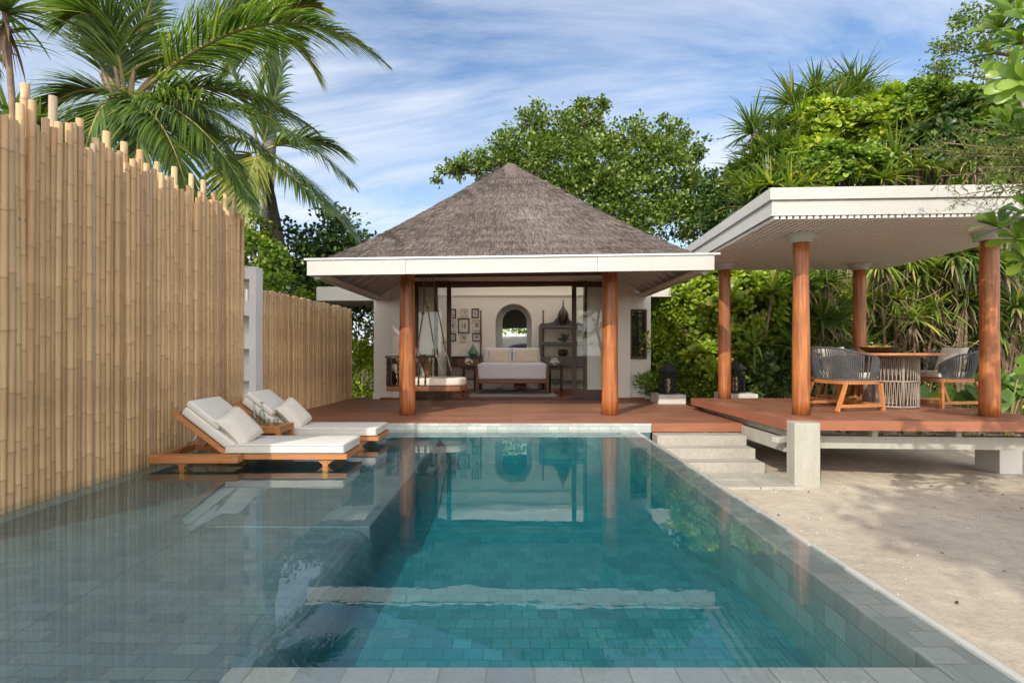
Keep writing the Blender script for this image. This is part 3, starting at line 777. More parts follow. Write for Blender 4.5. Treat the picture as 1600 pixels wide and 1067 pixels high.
# ------------------------------------------------------------------ dining pavilion
PZ = .36
pav = thing('dining_pavilion', 'open dining pavilion with flat white roof on four round timber columns', 'pavilion', (5.8, 9.2, 0))
b = MB(); b.prism([(3.87, 7.44), (7.75, 7.22), (7.80, 10.9), (3.72, 10.9)], PZ-.13, PZ)
b.build('deck', M['deck_y'], pav, bevel=.004)
b = MB()
b.bar((3.855, 7.42, PZ-.066), (3.705, 10.9, PZ-.066), .022, .138); b.bar((3.85, 7.425, PZ-.066), (7.8, 7.20, PZ-.066), .022, .138); b.build('deck_fascia', M['deck_edge'], pav)
b = MB(); b.bar((4.05, 7.78, .01), (7.55, 7.60, .01), .16, .18); b.build('beam', M['concrete_post'], pav, bevel=.006)
b = MB(); b.bar((4.05, 10.5, .01), (7.6, 10.5, .01), .16, .18); b.build('beam', M['concrete_post'], pav, bevel=.006)
for xx in (3.98, 5.2, 6.4, 7.55):
    b = MB(); b.box(xx-.04, xx+.04, 7.58, 10.8, .102, .228); b.build('joist', M['concrete_post'], pav)
b = MB(); b.bar((3.98, 7.62, -.02), (3.86, 10.8, -.02), .12, .20); b.build('side_beam', M['concrete_post'], pav, bevel=.006)
b = MB(); b.bar((3.72, 7.50, .07), (3.97, 7.60, .07), .12, .09); b.build('beam_end', M['concrete_post'], pav, bevel=.02)
b = MB(); b.box(3.85, 4.20, 7.20, 7.42, -.9, .352); b.build('corner_post', M['concrete_post'], pav, bevel=.012)
b = MB(); b.box(7.64, 8.0, 8.30, 8.75, -.9, -.085); b.build('pier', M['stone_white'], pav, bevel=.008)
b = MB(); b.box(3.9, 4.2, 10.3, 10.6, -.9, -.085); b.build('pier', M['stone_white'], pav, bevel=.008)
CZ = 3.10
for x, y in ((4.40, 8.05), (7.11, 7.89), (4.34, 11.1), (7.08, 11.1)):
    y = min(y, 10.78) if y > 10 else y
    c_ = column(x, y, PZ, CZ-.10, .128, .110, pav)
    b = MB(); b.lathe([(.125,-.13),(.15,-.12),(.155,-.085),(.19,-.075),(.205,-.05),(.205,-.02),(.225,-.012),(.225,.02)], (x, y, CZ-.01), 28); b.build('capital', M['paint'], c_)
# roof slab, turned about three degrees
RA = R(-3.0); RM = rotz(RA); RC = Vector((3.52, 7.14, 0)); RW, RD = 4.28, 4.62
def rp(x, y, z): return RM @ Vector((x, y, z)) + RC
b = MB()
b.box(-.0, RW, 0, RD, 3.10+.16, 3.46, RM, RC)
proof = b.build('flat_roof', M['paint'], pav)
b = MB(); b.box(-.05, 2.096, -.05, RD+.05, 3.345, 3.505, RM, RC); b.box(2.10, RW+.05, -.049, RD+.05, 3.346, 3.504, RM, RC); b.build('upper_fascia', M['paint'], proof, bevel=.004)
b = MB(); b.box(-.015, RW+.015, -.015, 0-.002, 3.155, 3.34, RM, RC); b.box(-.015, -.002, 0, RD, 3.155, 3.34, RM, RC); b.box(RW+.002, RW+.015, 0, RD, 3.155, 3.34, RM, RC); b.build('lower_fascia', M['paint'], proof)
b = MB(); b.box(-.03, RW+.03, -.03, -.016, 3.135, 3.154, RM, RC); b.box(-.03, -.016, 0, RD, 3.135, 3.154, RM, RC); b.build('moulding', M['paint'], proof)
b = MB(); x = .02
while x < RW-.03:
    b.box(x, x+.055, -.012, RD, 3.095, 3.135, RM, RC); x += .088
b.build('ceiling_slats', M['ceiling'], proof)
b = MB(); b.box(.0, RW, .02, RD, 3.137, 3.159, RM, RC); b.build('ceiling_board', M['slat_gap_shade'], proof)

# ------------------------------------------------------------------ white pierced wall between the fences
t = thing('pierced_wall', 'narrow white garden wall with a column of square slots between the two bamboo fences', 'wall', (-4.3, 8.8, 0))
b = MB(); ya, yb = 8.66, 8.90; xa, xb = -4.62, -4.155
ops = [(2.14, 2.50), (1.62, 1.90), (1.10, 1.36), (.58, .84)]
b.box(xa, xa+.09, ya, yb, -.1, 2.70); b.box(xb-.11, xb, ya, yb, -.1, 2.70)
zc = -.1
for z0, z1 in sorted(ops): b.box(xa+.09, xb-.11, ya, yb, zc, z0); zc = z1
b.box(xa+.09, xb-.11, ya, yb, zc, 2.70)
b.box(xa+.09, xb-.11, yb-.05, yb-.003, .3, 2.6)
b.build('block_wall', M['paint_cool'], t)

# ------------------------------------------------------------------ bamboo fences
def cane(x, y, z0, z1, r, lean=(0,0)):
    """one bamboo pole: swollen joints, slight taper, joints darkened through a point attribute"""
    seg = 10; zs = [z0]; z = z0 + rnd.uniform(.1, .4); jts = []
    while z < z1-.06:
        jts.append(z); z += rnd.uniform(.34, .58)
    prof = [(z0, 0, 0)]
    for j in jts: prof += [(j-.02, 0, 0), (j-.006, .07, .15), (j, .10, 1), (j+.006, .06, .45), (j+.02, 0, 0)]
    prof += [(z1, 0, 0)]
    b = MB(); cc = []; n = len(prof); bx = rnd.uniform(-.012, .012); by = rnd.uniform(-.012, .012)
    vs = []; fs = []
    for (zz_, sw_, dk) in prof:
        s = (zz_-z0)/(z1-z0); rr = r*(1.06-.10*s)*(1+sw_)
        ox = bx*math.sin(3.1*s)+lean[0]*s; oy = by*math.sin(3.1*s+.4)+lean[1]*s
        for k in range(seg):
            a = 2*math.pi*k/seg; vs.append((rr*math.cos(a)+ox, rr*math.sin(a)+oy, zz_)); cc.append(dk)
    for i in range(n-1):
        for k in range(seg): fs.append((i*seg+k, i*seg+(k+1) % seg, (i+1)*seg+(k+1) % seg, (i+1)*seg+k))
    b.add(vs, fs, True)
    m = len(vs); b.add([(0+lean[0]+bx*.04, lean[1], z1-.012)], []); cc.append(.9)
    for k in range(seg): b.f.append(((n-1)*seg+k, (n-1)*seg+(k+1) % seg, m)); b.sm.append(False)
    return b, cc
def add_pole(parent, x, y, z0, z1, r, lean=(0,0)):
    b, cc = cane(x, y, z0, z1, r, lean)
    o = b.build('pole', M['bamboo'], parent, local=True)
    o.location = Vector((x, y, 0)) - Vector(parent.location)
    a = o.data.attributes.new('joint', 'FLOAT', 'POINT'); a.data.foreach_set('value', np.array(cc, np.float32))
    return o
fence = thing('bamboo_fence', 'tall bamboo pole fence of uneven height along the pool', 'fence', (-4.35, 5.5, 0))
y = 3.5; k = 0
while y < 8.58:
    r = rnd.uniform(.027, .037); y += r
    z1 = 3.50 + rnd.choice((-.16, -.08, -.03, 0, .03, .05, .08)) + rnd.uniform(-.03, .03)
    add_pole(fence, -4.36+rnd.uniform(-.008, .008), y, -.06, z1, r, (rnd.uniform(-.02, .02), rnd.uniform(-.011, .011)))
    y += r*.97; k += 1
y = 3.6
while y < 8.55:
    add_pole(fence, -4.43, y, -.06, 3.73+rnd.uniform(-.05, .07), rnd.uniform(.032, .039), (0, rnd.uniform(-.02, .02))); k += 1
    y += rnd.uniform(.24, .36)
b = MB()
for z in (.5, 1.9, 3.1): b.box(-4.52, -4.475, 3.45, 8.6, z, z+.07)
b.build('back_rail', M['bedwood'], fence)
f2 = thing('bamboo_fence', 'lower bamboo fence with level top running from the pierced white wall to the villa', 'fence', (-4.2, 11, 0))
y = 9.0
while y < 13.55:
    r = rnd.uniform(.030, .041); y += r; s = (y-9.0)/4.55
    add_pole(f2, -4.36+.27*s+rnd.uniform(-.008, .008), y, .05, 2.40+rnd.uniform(-.03, .02), r, (rnd.uniform(-.012, .012), rnd.uniform(-.012, .012)))
    y += r*.98
# ------------------------------------------------------------------ sun loungers on the wet shelf
def slab(w, d, h, c, Mx=None, r=.03):
    b = MB(); b.box(-w/2, w/2, -d/2, d/2, -h/2, h/2, Mx, c); return b
def make_lounger(label):
    t = thing('sun_lounger', label, 'sun lounger', (-3.0, 6.45, 0), 0, 'sun loungers standing in the shallow water')
    o = Vector((-3.0, 6.45, 0))
    yn, yf = 6.12, 6.77
    def L(mb, *a, **k): return mb.build(*a, parent=k.pop('parent', t), **k)
    b = MB(); b.box(-3.20, -1.89, yn, yn+.05, .078, .142); b.box(-3.20, -1.89, yf-.05, yf, .078, .142); b.box(-1.94, -1.89, yn+.05, yf-.05, .079, .141)
    b.box(-3.22, -3.17, yn+.05, yf-.05, .066, .141)
    for k in range(9): b.box(-3.14+k*.135, -3.04+k*.135, yn+.05, yf-.05, .10, .128)
    L(b, 'frame', M['teak'], bevel=.004)
    b = MB(); b.box(-4.10, -3.08, yn-.13, yn-.001, .062, .145); b.box(-4.10, -3.08, yf+.001, yf+.13, .062, .145); b.box(-4.10, -4.02, yn, yf, .064, .143)
    L(b, 'head_frame', M['teak'], bevel=.004)
    for x, y in ((-2.15, yn+.06), (-2.15, yf-.06), (-3.75, yn-.04), (-3.75, yf+.04)):
        b = MB(); b.box(x-.03, x+.03, y-.03, y+.03, -.14, .076 if x > -3 else .064)
        zt_ = .0765 if x > -3 else .064
        b.add([(x-.11, y-.025, zt_), (x+.11, y-.025, zt_), (x+.04, y-.025, .02), (x-.04, y-.025, .02), (x-.11, y+.025, zt_), (x+.11, y+.025, zt_), (x+.04, y+.025, .02), (x-.04, y+.025, .02)],
              [(0,3,2,1), (4,5,6,7), (0,1,5,4), (1,2,6,5), (2,3,7,6), (3,0,4,7)])
        L(b, 'leg', M['teak'])
    # reclined back: hinge at x=-3.2
    A = R(38); hx, hz = -3.26, .15
    dx, dz = -math.cos(A), math.sin(A)
    def bp(s, y, n=0): return Vector((hx+dx*s+math.sin(A)*n, y, hz+dz*s+math.cos(A)*n))
    b = MB()
    for y in (yn+.03, yf-.03): b.bar(bp(-.04, y, -.02), bp(.78, y, -.02), .05, .055, up=(0,0,1))
    for s in (.02, .25, .50, .77): b.bar(bp(s, yn+.05, -.02), bp(s, yf-.05, -.02), .06, .03)
    L(b, 'backrest', M['teak'])
    for y in (yn+.07, yf-.07):
        b = MB(); b.tube([bp(.42, y, -.03), Vector((-3.86, y, .13))], .008, 8); L(b, 'prop', M['steel'])
    b = MB(); b.box(-3.30, -1.92, yn-.005, yf+.005, .146, .255); ms = L(b, 'mattress', M['fabric'], bevel=.028, bseg=4, smooth=True)
    b = MB()
    for z in (.160, .241):
        x0, x1, y0, y1, e = -3.302, -1.918, yn-.007, yf+.007, .03
        b.tube([(x0+e, y0, z), (x1-e, y0, z), (x1-.008, y0+.008, z), (x1, y0+e, z), (x1, y1-e, z), (x1-.008, y1-.008, z), (x1-e, y1, z), (x0+e, y1, z), (x0+.008, y1-.008, z), (x0, y1-e, z), (x0, y0+e, z), (x0+.008, y0+.008, z)], .0055, 6, False, True)
    L(b, 'piping', M['fabric'], parent=ms)
    b = MB()
    Mr = Matrix.Rotation(A, 3, 'Y')
    ctr = bp(.355, (yn+yf)/2, .075); b.box(-.36, .36, -(yf-yn)/2-.004, (yf-yn)/2+.004, -.055, .055, Mr, ctr)
    L(b, 'back_cushion', M['fabric'], bevel=.028, bseg=4, smooth=True)
    b = MB(); ctr = bp(.50, (yn+yf)/2, .165); b.box(-.235, .235, -(yf-yn)/2+.0, (yf-yn)/2-.0, -.04, .04, Mr, ctr)
    L(b, 'head_cushion', M['fabric'], bevel=.026, bseg=4, smooth=True)
    return t
L1 = make_lounger('teak sun lounger with white cushions in front of the small side table')
L2 = dup(L1, (-3.0+.05, 6.45+1.27, 0), 0, 'teak sun lounger with white cushions, behind the small side table and next to the deck')
def lpillow(loc, label, ry, rzv):
    t = thing('pillow', label, 'pillow', loc, 0, 'pillows on the loungers')
    b = MB(); Mx = rotz(rzv) @ Matrix.Rotation(ry, 3, 'Y') @ Matrix.Rotation(R(20), 3, 'Z'); b.pillow(.47, .47, .17, Mx, (0,0,0)); b.build('cover', M['linen'], t, local=True)
lpillow((-3.24, 6.36, .42), 'beige square cushion leaning on the lounger in front of the side table', R(52), R(-14))
lpillow((-3.12, 7.66, .42), 'beige square cushion leaning on the lounger behind the side table', R(52), R(-14))
# side table, bottles, glasses
t = thing('side_table', 'small square teak side table between the two loungers', 'table', (-3.24, 7.12, 0))
b = MB()
for k in range(5): b.box(-3.48+k*.098, -3.388+k*.098, 6.89, 7.34, .315, .342)
b.build('table_top', M['teak'], t, bevel=.003)
b = MB(); b.box(-3.44, -3.04, 6.895, 6.93, .26, .314); b.box(-3.44, -3.04, 7.30, 7.335, .26, .314); b.box(-3.478, -3.441, 6.935, 7.295, .26, .314); b.box(-3.039, -3.002, 6.935, 7.295, .26, .314); b.build('apron', M['teak'], t)
for x in (-3.455, -3.025):
    for y in (6.915, 7.315):
        b = MB(); b.box(x-.028, x+.028, y-.028, y+.028, -.14, .3135); b.build('leg', M['teak_v'], t, bevel=.003)
def bottle(x, y, lab):
    t = thing('water_bottle', lab, 'bottle', (x, y, .343), 0, 'water bottles on the teak side table')
    b = MB(); b.lathe([(.002,0),(.038,0),(.041,.012),(.041,.10),(.036,.155),(.022,.205),(.015,.24),(.0145,.275),(.017,.278),(.017,.288)], (0,0,0), 20); b.build('body', M['bottle'], t, local=True)
    b = MB(); b.lathe([(.002,.004),(.034,.004),(.037,.014),(.037,.10),(.032,.15),(.02,.195),(.001,.2)], (0,0,0), 16); b.build('water_fill', M['bottle'], t, local=True)
    b = MB(); b.lathe([(.018,.286),(.018,.302),(.010,.306),(.001,.306)], (0,0,0), 14); b.build('cap', M['steel'], t, local=True)
bottle(-3.40, 7.04, 'clear swing-top water bottle on the side table, near the corner away from the glasses')
bottle(-3.33, 7.11, 'clear swing-top water bottle on the side table, between the other bottle and the glasses')
def tumbler(x, y, lab):
    t = thing('glass_tumbler', lab, 'glass', (x, y, .343), 0, 'tumblers on the teak side table')
    b = MB(); b.lathe([(.001,.002),(.032,0),(.037,.07),(.038,.085),(.035,.085),(.030,.008),(.001,.007)], (0,0,0), 18); b.build('bowl', M['bottle'], t, local=True)
tumbler(-3.22, 7.02, 'short glass tumbler beside the water bottles'); tumbler(-3.12, 7.06, 'short glass tumbler at the outer edge of the side table')

# ------------------------------------------------------------------ dining table and rope chairs
TC = Vector((6.60, 9.22, PZ))
t = thing('dining_table', 'round dining table with timber top on a woven taupe rope drum base', 'table', TC)
b = MB(); b.lathe([(.001,.885),(.70,.885),(.725,.89),(.73,.90),(.73,.925),(.72,.932),(.001,.932)], (0,0,0), 48); b.build('table_top', M['teak'], t, local=True)
b = MB(); n = 44
for k in range(n):
    a0 = 2*math.pi*k/n
    for d in (-1, 1):
        a1 = a0 + d*.055
        P = lambda a, z: Vector((.385*math.cos(a), .385*math.sin(a), z))
        for za, zb in ((.03, .45), (.46, .88)): b.tube([P(a0, za), P(a1, (za+zb)/2+.2), P(a1, zb)], .0065, 5, False)
b.build('woven_base', M['rope_lt'], t, local=True)
b = MB()
for z in (.03, .455, .875):
    b.tube([Vector((.385*math.cos(2*math.pi*i/36), .385*math.sin(2*math.pi*i/36), z)) for i in range(36)], .016, 8, False, True)
for k in range(6):
    a = 2*math.pi*k/6+.35; b.tube([(.385*math.cos(a), .385*math.sin(a), 0), (.385*math.cos(a), .385*math.sin(a), .88)], .018, 8)
b.build('base_frame', M['rope_lt'], t, local=True)
t = thing('bowl', 'shallow black bowl on the round dining table', 'bowl', TC + Vector((-.12, .12, .933)))
b = MB(); b.lathe([(.001,0),(.14,0),(.22,.03),(.30,.085),(.315,.10),(.305,.102),(.21,.045),(.001,.03)], (0,0,0), 28); b.build('bowl_body', M['blackbowl'], t, local=True)
for k, (x, y, a) in enumerate(((-.15, -.05, .3), (-.03, .04, 1.5), (.09, -.06, .9), (.16, .08, 2.4), (-.08, .12, .1))):
    t2 = thing('banana', ('yellow banana at the rim of the black bowl by the near chair', 'yellow banana lying in the middle of the black bowl', 'yellow banana in front in the black bowl', 'yellow banana at the far rim of the black bowl', 'yellow banana at the back of the black bowl')[k], 'fruit', TC + Vector((-.12+x, .12+y, 1.03)), a, 'bananas in the black bowl')
    b = MB(); b.tube([(-.09, 0, .03), (-.05, .012, .008), (0, .018, 0), (.05, .012, .008), (.09, 0, .035), (.10, -.003, .045)], [.006, .018, .022, .019, .008, .005], 8); b.build('peel', M['fruit'], t2, local=True)

def make_chair(label):
    t = thing('rope_armchair', label, 'armchair', (0,0,0), 0, 'rope armchairs around the dining table')
    # local: sitter faces +x ; seat height about .54
    k = 1.18
    sw, sd, zs = .33*k, .31*k, .46
    def ring(z, grow, n=40, open_=.0):
        pts = []
        for i in range(n):
            a = 2*math.pi*i/n; c_, s_ = math.cos(a), math.sin(a); e = .55
            pts.append(Vector((math.copysign(abs(c_)**e, c_)*(sd+grow), math.copysign(abs(s_)**e, s_)*(sw+grow), z)))
        return pts
    b = MB(); pr = ring(zs, 0, 36)
    for i in range(36): b.bar(pr[i], pr[(i+1) % 36], .035, .06)
    b.build('seat_frame', M['teak'], t, local=True)
    lg = [((sd-.03, sw-.03), (sd-.01, sw+.0)), ((sd-.03, -sw+.03), (sd-.01, -sw)), ((-sd+.03, sw-.05), (-sd-.15, sw-.04)), ((-sd+.03, -sw+.05), (-sd-.15, -sw+.04))]
    for (p, q) in lg:
        b = MB(); b.bar((p[0], p[1], zs-.02), (q[0], q[1], 0), .045, .05); b.build('leg', M['teak_v'], t, local=True)
    b = MB()
    for s_ in (1, -1): b.bar((sd-.01, s_*(sw-.004), .085), (-sd-.12, s_*(sw-.03), .085), .032, .05)
    b.bar((sd-.01, sw, .085), (sd-.01, -sw, .085), .032, .05)
    b.build('stretcher', M['teak'], t, local=True)
    # bucket back: angle from one front arm end round the back to the other
    n = 66; top = []; bot = []
    for i in range(n+1):
        u = -1+2*i/n; a = math.pi + u*R(142); c_, s_ = math.cos(a), math.sin(a); e = .62
        ex, ey = math.copysign(abs(c_)**e, c_), math.copysign(abs(s_)**e, s_)
        rise = .20 + .30*(math.cos(u*math.pi/2)**.8 if abs(u) < 1 else 0)
        bk = max(0, -ex)
        bot.append(Vector((ex*(sd-.0), ey*(sw-.0), zs+.045)))
        top.append(Vector((ex*(sd+.03)-.10*bk*rise/.5, ey*(sw+.05), zs+.06+rise)))
    b = MB()
    for i in range(n+1):
        m = (top[i]+bot[i])/2 + Vector((top[i].x-0, top[i].y, 0))*.03
        b.tube([bot[i], m, top[i]], .0115, 5, False)
    b.build('rope_weave', M['rope'], t, local=True)
    b = MB(); b.tube(top, .017, 8); b.tube(bot, .016, 8); b.tube([bot[0], top[0]], .017, 8); b.tube([bot[-1], top[-1]], .017, 8); b.build('rope_rim', M['rope'], t, local=True)
    b = MB(); b.box(-sd+.075, sd-.02, -sw+.06, sw-.06, zs+.05, zs+.15); b.build('seat_cushion', M['linen'], t, local=True, bevel=.03, bseg=3, smooth=True)
    return t
def chair_at(x, y, ang, lab, src):
    return dup(src, (x, y, PZ), ang, lab)
ch0 = make_chair('grey rope armchair with its curved back to the near corner column, beside the drum base')
ch0.location = (5.62, 8.93, PZ); ch0.rotation_euler = (0, 0, R(14))
chair_at(6.05, 10.02, R(-62), 'grey rope armchair on the far side of the table, in front of the shaded column', ch0)
chair_at(7.62, 9.42, R(186), 'grey rope armchair by the plants with its seat cushion showing', ch0)
chair_at(7.00, 10.22, R(-112), 'grey rope armchair tucked behind the table and bowl, mostly hidden', ch0)
def cpillow(x, y, ang, lab):
    t = thing('pillow', lab, 'pillow', (x, y, PZ+.80), ang, 'grey pillows on the rope armchairs')
    b = MB(); Mx = Matrix.Rotation(R(68), 3, 'Y'); b.pillow(.50, .52, .15, Mx, (-.20, 0, 0)); b.build('cover', M['linen'], t, local=True)
cpillow(5.62, 8.93, R(14), 'pale grey pillow in the armchair closest to the corner column'); cpillow(6.05, 10.02, R(-62), 'pale grey pillow in the armchair before the shaded column')
cpillow(7.62, 9.42, R(186), 'pale grey pillow in the armchair facing the table by the plants'); 

# ------------------------------------------------------------------ lanterns on white plinths
def lantern(px, pyb, Y, pw, lab, plab):
    base = at(px, pyb, Y)
    t = thing('plinth', plab, 'plinth', (base.x, base.y, DZ), 0, 'white plinths under the lanterns')
    b = MB(); b.box(-pw/2, pw/2, -.35, .35, 0, base.z-DZ); b.build('block', M['stone_white'], t, local=True, bevel=.008)
    t = thing('lantern', lab, 'lantern', base, R(20), 'black candle lanterns')
    h, w_ = .53, .132
    b = MB()
    for sx_ in (-1, 1):
        for sy in (-1, 1): b.bar((sx_*w_, sy*w_, 0), (sx_*w_, sy*w_, h), .022)
    b.box(-w_-.02, w_+.02, -w_-.02, w_+.02, 0, .03); b.box(-w_-.02, w_+.02, -w_-.02, w_+.02, h-.02, h)
    b.build('frame', M['iron'], t, local=True)
    b = MB()
    for f_ in range(4):
        Mf = rotz(f_*math.pi/2)
        for k in range(-3, 5):
            for d in (-1, 1):
                x0, x1 = -w_+(k-.5)*.085, -w_+(k+3.5)*.085
                if d < 0: x0, x1 = x1, x0
                za, zb = .03, h-.02
                # clip to the face
                def cl(xa, z_a, xb, z_b, lim):
                    return xa, z_a
                dxz = (zb-za)/(x1-x0)
                pa = [x0, za]; pb = [x1, zb]
                for p in (pa, pb):
                    if p[0] < -w_: p[1] = za+(-w_-x0)*dxz; p[0] = -w_
                    if p[0] > w_: p[1] = za+(w_-x0)*dxz; p[0] = w_
                if abs(pa[0]-pb[0]) < .01: continue
                b.bar(Mf @ Vector((pa[0], -w_, pa[1])), Mf @ Vector((pb[0], -w_, pb[1])), .011, .008)
    b.build('lattice', M['iron'], t, local=True)
    b = MB(); b.add([(-w_-.05,-w_-.05,h),(w_+.05,-w_-.05,h),(w_+.05,w_+.05,h),(-w_-.05,w_+.05,h),(-.05,-.05,h+.17),(.05,-.05,h+.17),(.05,.05,h+.17),(-.05,.05,h+.17)], [(0,3,2,1),(0,1,5,4),(1,2,6,5),(2,3,7,6),(3,0,4,7),(4,5,6,7)]); b.lathe([(.05,h+.17),(.045,h+.20),(.015,h+.21),(.012,h+.24),(.001,h+.245)], (0,0,0), 12); b.build('roof', M['iron'], t, local=True)
    b = MB(); b.lathe([(.055,.03),(.055,.34),(.02,.36),(.001,.35)], (0,0,0), 16); b.build('candle', M['candle'], t, local=True)
lantern(1043.5, 615, 12.4, .62, 'black lattice lantern on the white plinth beside the villa wall', 'low white plinth against the villa wall')
lantern(1149, 613.5, 11.95, .70, 'black lattice lantern on the white plinth behind the pavilion column', 'low white plinth behind the pavilion column')

# ------------------------------------------------------------------ hanging daybed on the porch
YS = 11.35
def s_(px, py, Y=YS): return at(px, py, Y)
t = thing('swing_daybed', 'hanging rope daybed with turned spindle arms behind the porch column', 'swing', (-1.75, YS, .6))
b = MB()
X0, X1 = -2.55, -.93; y0, y1 = YS-.48, YS+.42
outl = [(X0, y0), (X1-.32, y0), (X1-.12, y0+.08), (X1-.02, y0+.24), (X1, (y0+y1)/2), (X1-.02, y1-.24), (X1-.12, y1-.08), (X1-.32, y1), (X0, y1)]
b.prism(outl, .50, .60); b.build('base', M['bedwood'], t, bevel=.012)
b = MB(); b.prism([(x-.01 if x > -1 else x+.30*(x < -2), y*.98+YS*.02) for x, y in outl], .602, .77); b.build('mattress', M['linen'], t, bevel=.055, bseg=4, smooth=True)
b = MB()
for yy in (y0+.02, y1-.02): b.bar((X0, yy, 1.20), (X1-.75, yy, 1.20), .05, .05)
b.bar((X0, y0, 1.20), (X0, y1, 1.20), .05); b.build('arm_rail', M['dark'], t)
sp = [(.012,0),(.02,.04),(.028,.10),(.016,.16),(.022,.20),(.014,.30),(.024,.36),(.014,.40),(.028,.47),(.018,.54),(.012,.58)]
for k in range(7):
    b = MB(); b.lathe(sp, (X0+.01, y0+.05+k*.135, .60), 10); b.build('spindle', M['dark'], t)
for k in range(6):
    for yy in (y0+.02, y1-.02):
        b = MB(); b.lathe(sp, (X0+.10+k*.14, yy, .60), 10); b.build('spindle', M['dark'], t)
def rope(pts, name='rope', mat='rope_br', r=.014):
    b = MB(); b.tube([s_(*p) for p in pts], r, 7); o = b.build(name, M[mat], t)
    for p in pts[1:-1]:
        b = MB(); c = s_(*p); b.lathe([(.005,-.03),(.028,-.018),(.032,0),(.028,.018),(.005,.03)], c, 10); b.build('knot', M[mat], o)
rope([(655, 392, YS-.4), (663, 467, YS-.4), (668, 480, YS-.4), (677, 534, YS-.45)])
rope([(677.2, 534.2, YS-.45), (682, 556, YS-.46), (692, 584, YS-.47)], mat='rope_wh')
rope([(668.5, 392, YS-.4), (663.5, 466, YS-.42), (661, 490, YS-.42), (653, 540, YS-.46), (650, 560, YS-.46)])
rope([(673, 392, YS+.35), (680.5, 465, YS+.35), (694, 535, YS+.38), (696.5, 548, YS+.38)])
rope([(696.7, 548.2, YS+.38), (705, 581, YS+.40)], mat='rope_wh')
def spillow(p, w_, h_, tilt_, mat, lab):
    t2 = thing('pillow', lab, 'pillow', p, 0, 'pillows on the hanging daybed')
    b = MB(); b.pillow(w_, h_, .15, Matrix.Rotation(R(tilt_), 3, 'Y') @ rotz(R(90)), (0,0,0)); b.build('cover', M[mat], t2, local=True)
spillow((-1.80, YS-.05, 1.02), .50, .50, 72, 'brownfab', 'brown pillow leaning upright on the hanging daybed')
spillow((-2.02, YS+.22, 1.20), .46, .46, 60, 'linen', 'pale pillow at the back of the hanging daybed behind the brown one')
spillow((-2.34, YS-.16, .90), .42, .42, 50, 'linen', 'pale pillow tucked into the spindle arm of the hanging daybed')

# ------------------------------------------------------------------ bedroom
FZ = .165
t = thing('bed', 'four-post timber bed with white linen facing the pool', 'bed', (.04, 15.2, FZ))
BX0, BX1 = -.93, 1.01; BY0, BY1 = 14.2, 16.2
b = MB(); b.box(BX0, BX1, BY0+.02, BY1, .46, .56); b.build('rail', M['bedwood'], t, bevel=.01)
b = MB(); b.box(BX0+.03, BX1-.03, BY0+.03, BY1-.05, .562, .985); b.build('mattress', M['sheet'], t, bevel=.07, bseg=5, smooth=True)
for x in (BX0+.02, BX1-.02):
    b = MB(); b.lathe([(.03,0),(.042,.12),(.034,.30),(.045,.55),(.03,.74)], (x, BY0+.03, FZ), 12); b.build('foot_post', M['bedwood'], t)
    b = MB(); b.lathe([(.035,0),(.05,.5),(.05,.9),(.028,1.1),(.034,1.5),(.026,2.0),(.02,2.34),(.032,2.36),(.02,2.40)], (x, BY1-.02, FZ), 12); b.build('head_post', M['bedwood'], t)
def bpil(x, y, z, w_, h_, th, mat, lab, tl=70):
    t2 = thing('pillow', lab, 'pillow', (x, y, z), 0, 'pillows on the bed')
    b = MB(); b.pillow(w_, h_, th, Matrix.Rotation(R(tl), 3, 'X'), (0,0,0), pinch=.04); b.build('cover', M[mat], t2, local=True)
bpil(-.39, 15.98, 1.19, .86, .50, .20, 'sheet', 'white pillow standing behind the blush cushion on the desk side of the bed')
bpil(.47, 15.98, 1.19, .86, .50, .20, 'sheet', 'white pillow standing behind the blush cushion on the bookcase side of the bed')
bpil(-.36, 15.76, 1.165, .66, .44, .15, 'beige', 'blush cushion on the desk side of the bed'); bpil(.49, 15.76, 1.165, .74, .44, .15, 'beige', 'blush cushion on the bookcase side of the bed')
o = MB().box(-1.05, 1.2, 13.55, 15.6, FZ+.001, FZ+.014).build('rug', M['rug']); tag(o, 'grey rug lying on the red floor under the bed', 'rug')
def stool(x, y, lab, flab):
    t = thing('bedside_table', lab, 'bedside table', (x, y, FZ), 0, 'dark bedside tables')
    b = MB(); b.box(-.21, .21, -.21, .21, .72, .755); b.box(-.18, .18, -.18, .18, .64, .70); b.build('top', M['dark'], t, local=True, bevel=.005)
    for sx_ in (-1, 1):
        for sy in (-1, 1):
            b = MB(); b.lathe([(.018,0),(.024,.1),(.018,.3),(.026,.36),(.02,.62),(.026,.72)], (sx_*.16, sy*.16, 0), 10); b.build('leg', M['dark'], t, local=True)
    b = MB()
    for sy in (-1, 1): b.bar((-.16, sy*.16, .36), (.16, sy*.16, .36), .022); b.bar((sy*.16, -.16, .36), (sy*.16, .16, .36), .022)
    b.build('stretcher', M['dark'], t, local=True)
    t = thing('flower_bowl', flab, 'flowers', (x-.03, y-.05, FZ+.756), 0, 'white flower bowls beside the bed')
    b = MB(); b.lathe([(.03,0),(.06,.03),(.065,.06),(.05,.065)], (0,0,0), 14); b.build('bowl', M['stone_white'], t, local=True)
    b = MB()
    for k in range(26):
        a, e = rnd.uniform(0, 6.28), rnd.uniform(.2, 1.4); d = Vector((math.cos(a)*math.cos(e), math.sin(a)*math.cos(e), math.sin(e))); p = Vector((0,0,.06)) + d*rnd.uniform(.07, .15)
        s = d.orthogonal().normalized(); u = d.cross(s)
        for q in range(5):
            g = q*1.257; v = s*math.cos(g)+u*math.sin(g); w2 = d.cross(v)
            b.add([p, p+v*.03+w2*.012+d*.01, p+v*.05+d*.018, p+v*.03-w2*.012+d*.01], [(0,1,2,3)])
    b.build('petals', M['petal'], t, local=True)
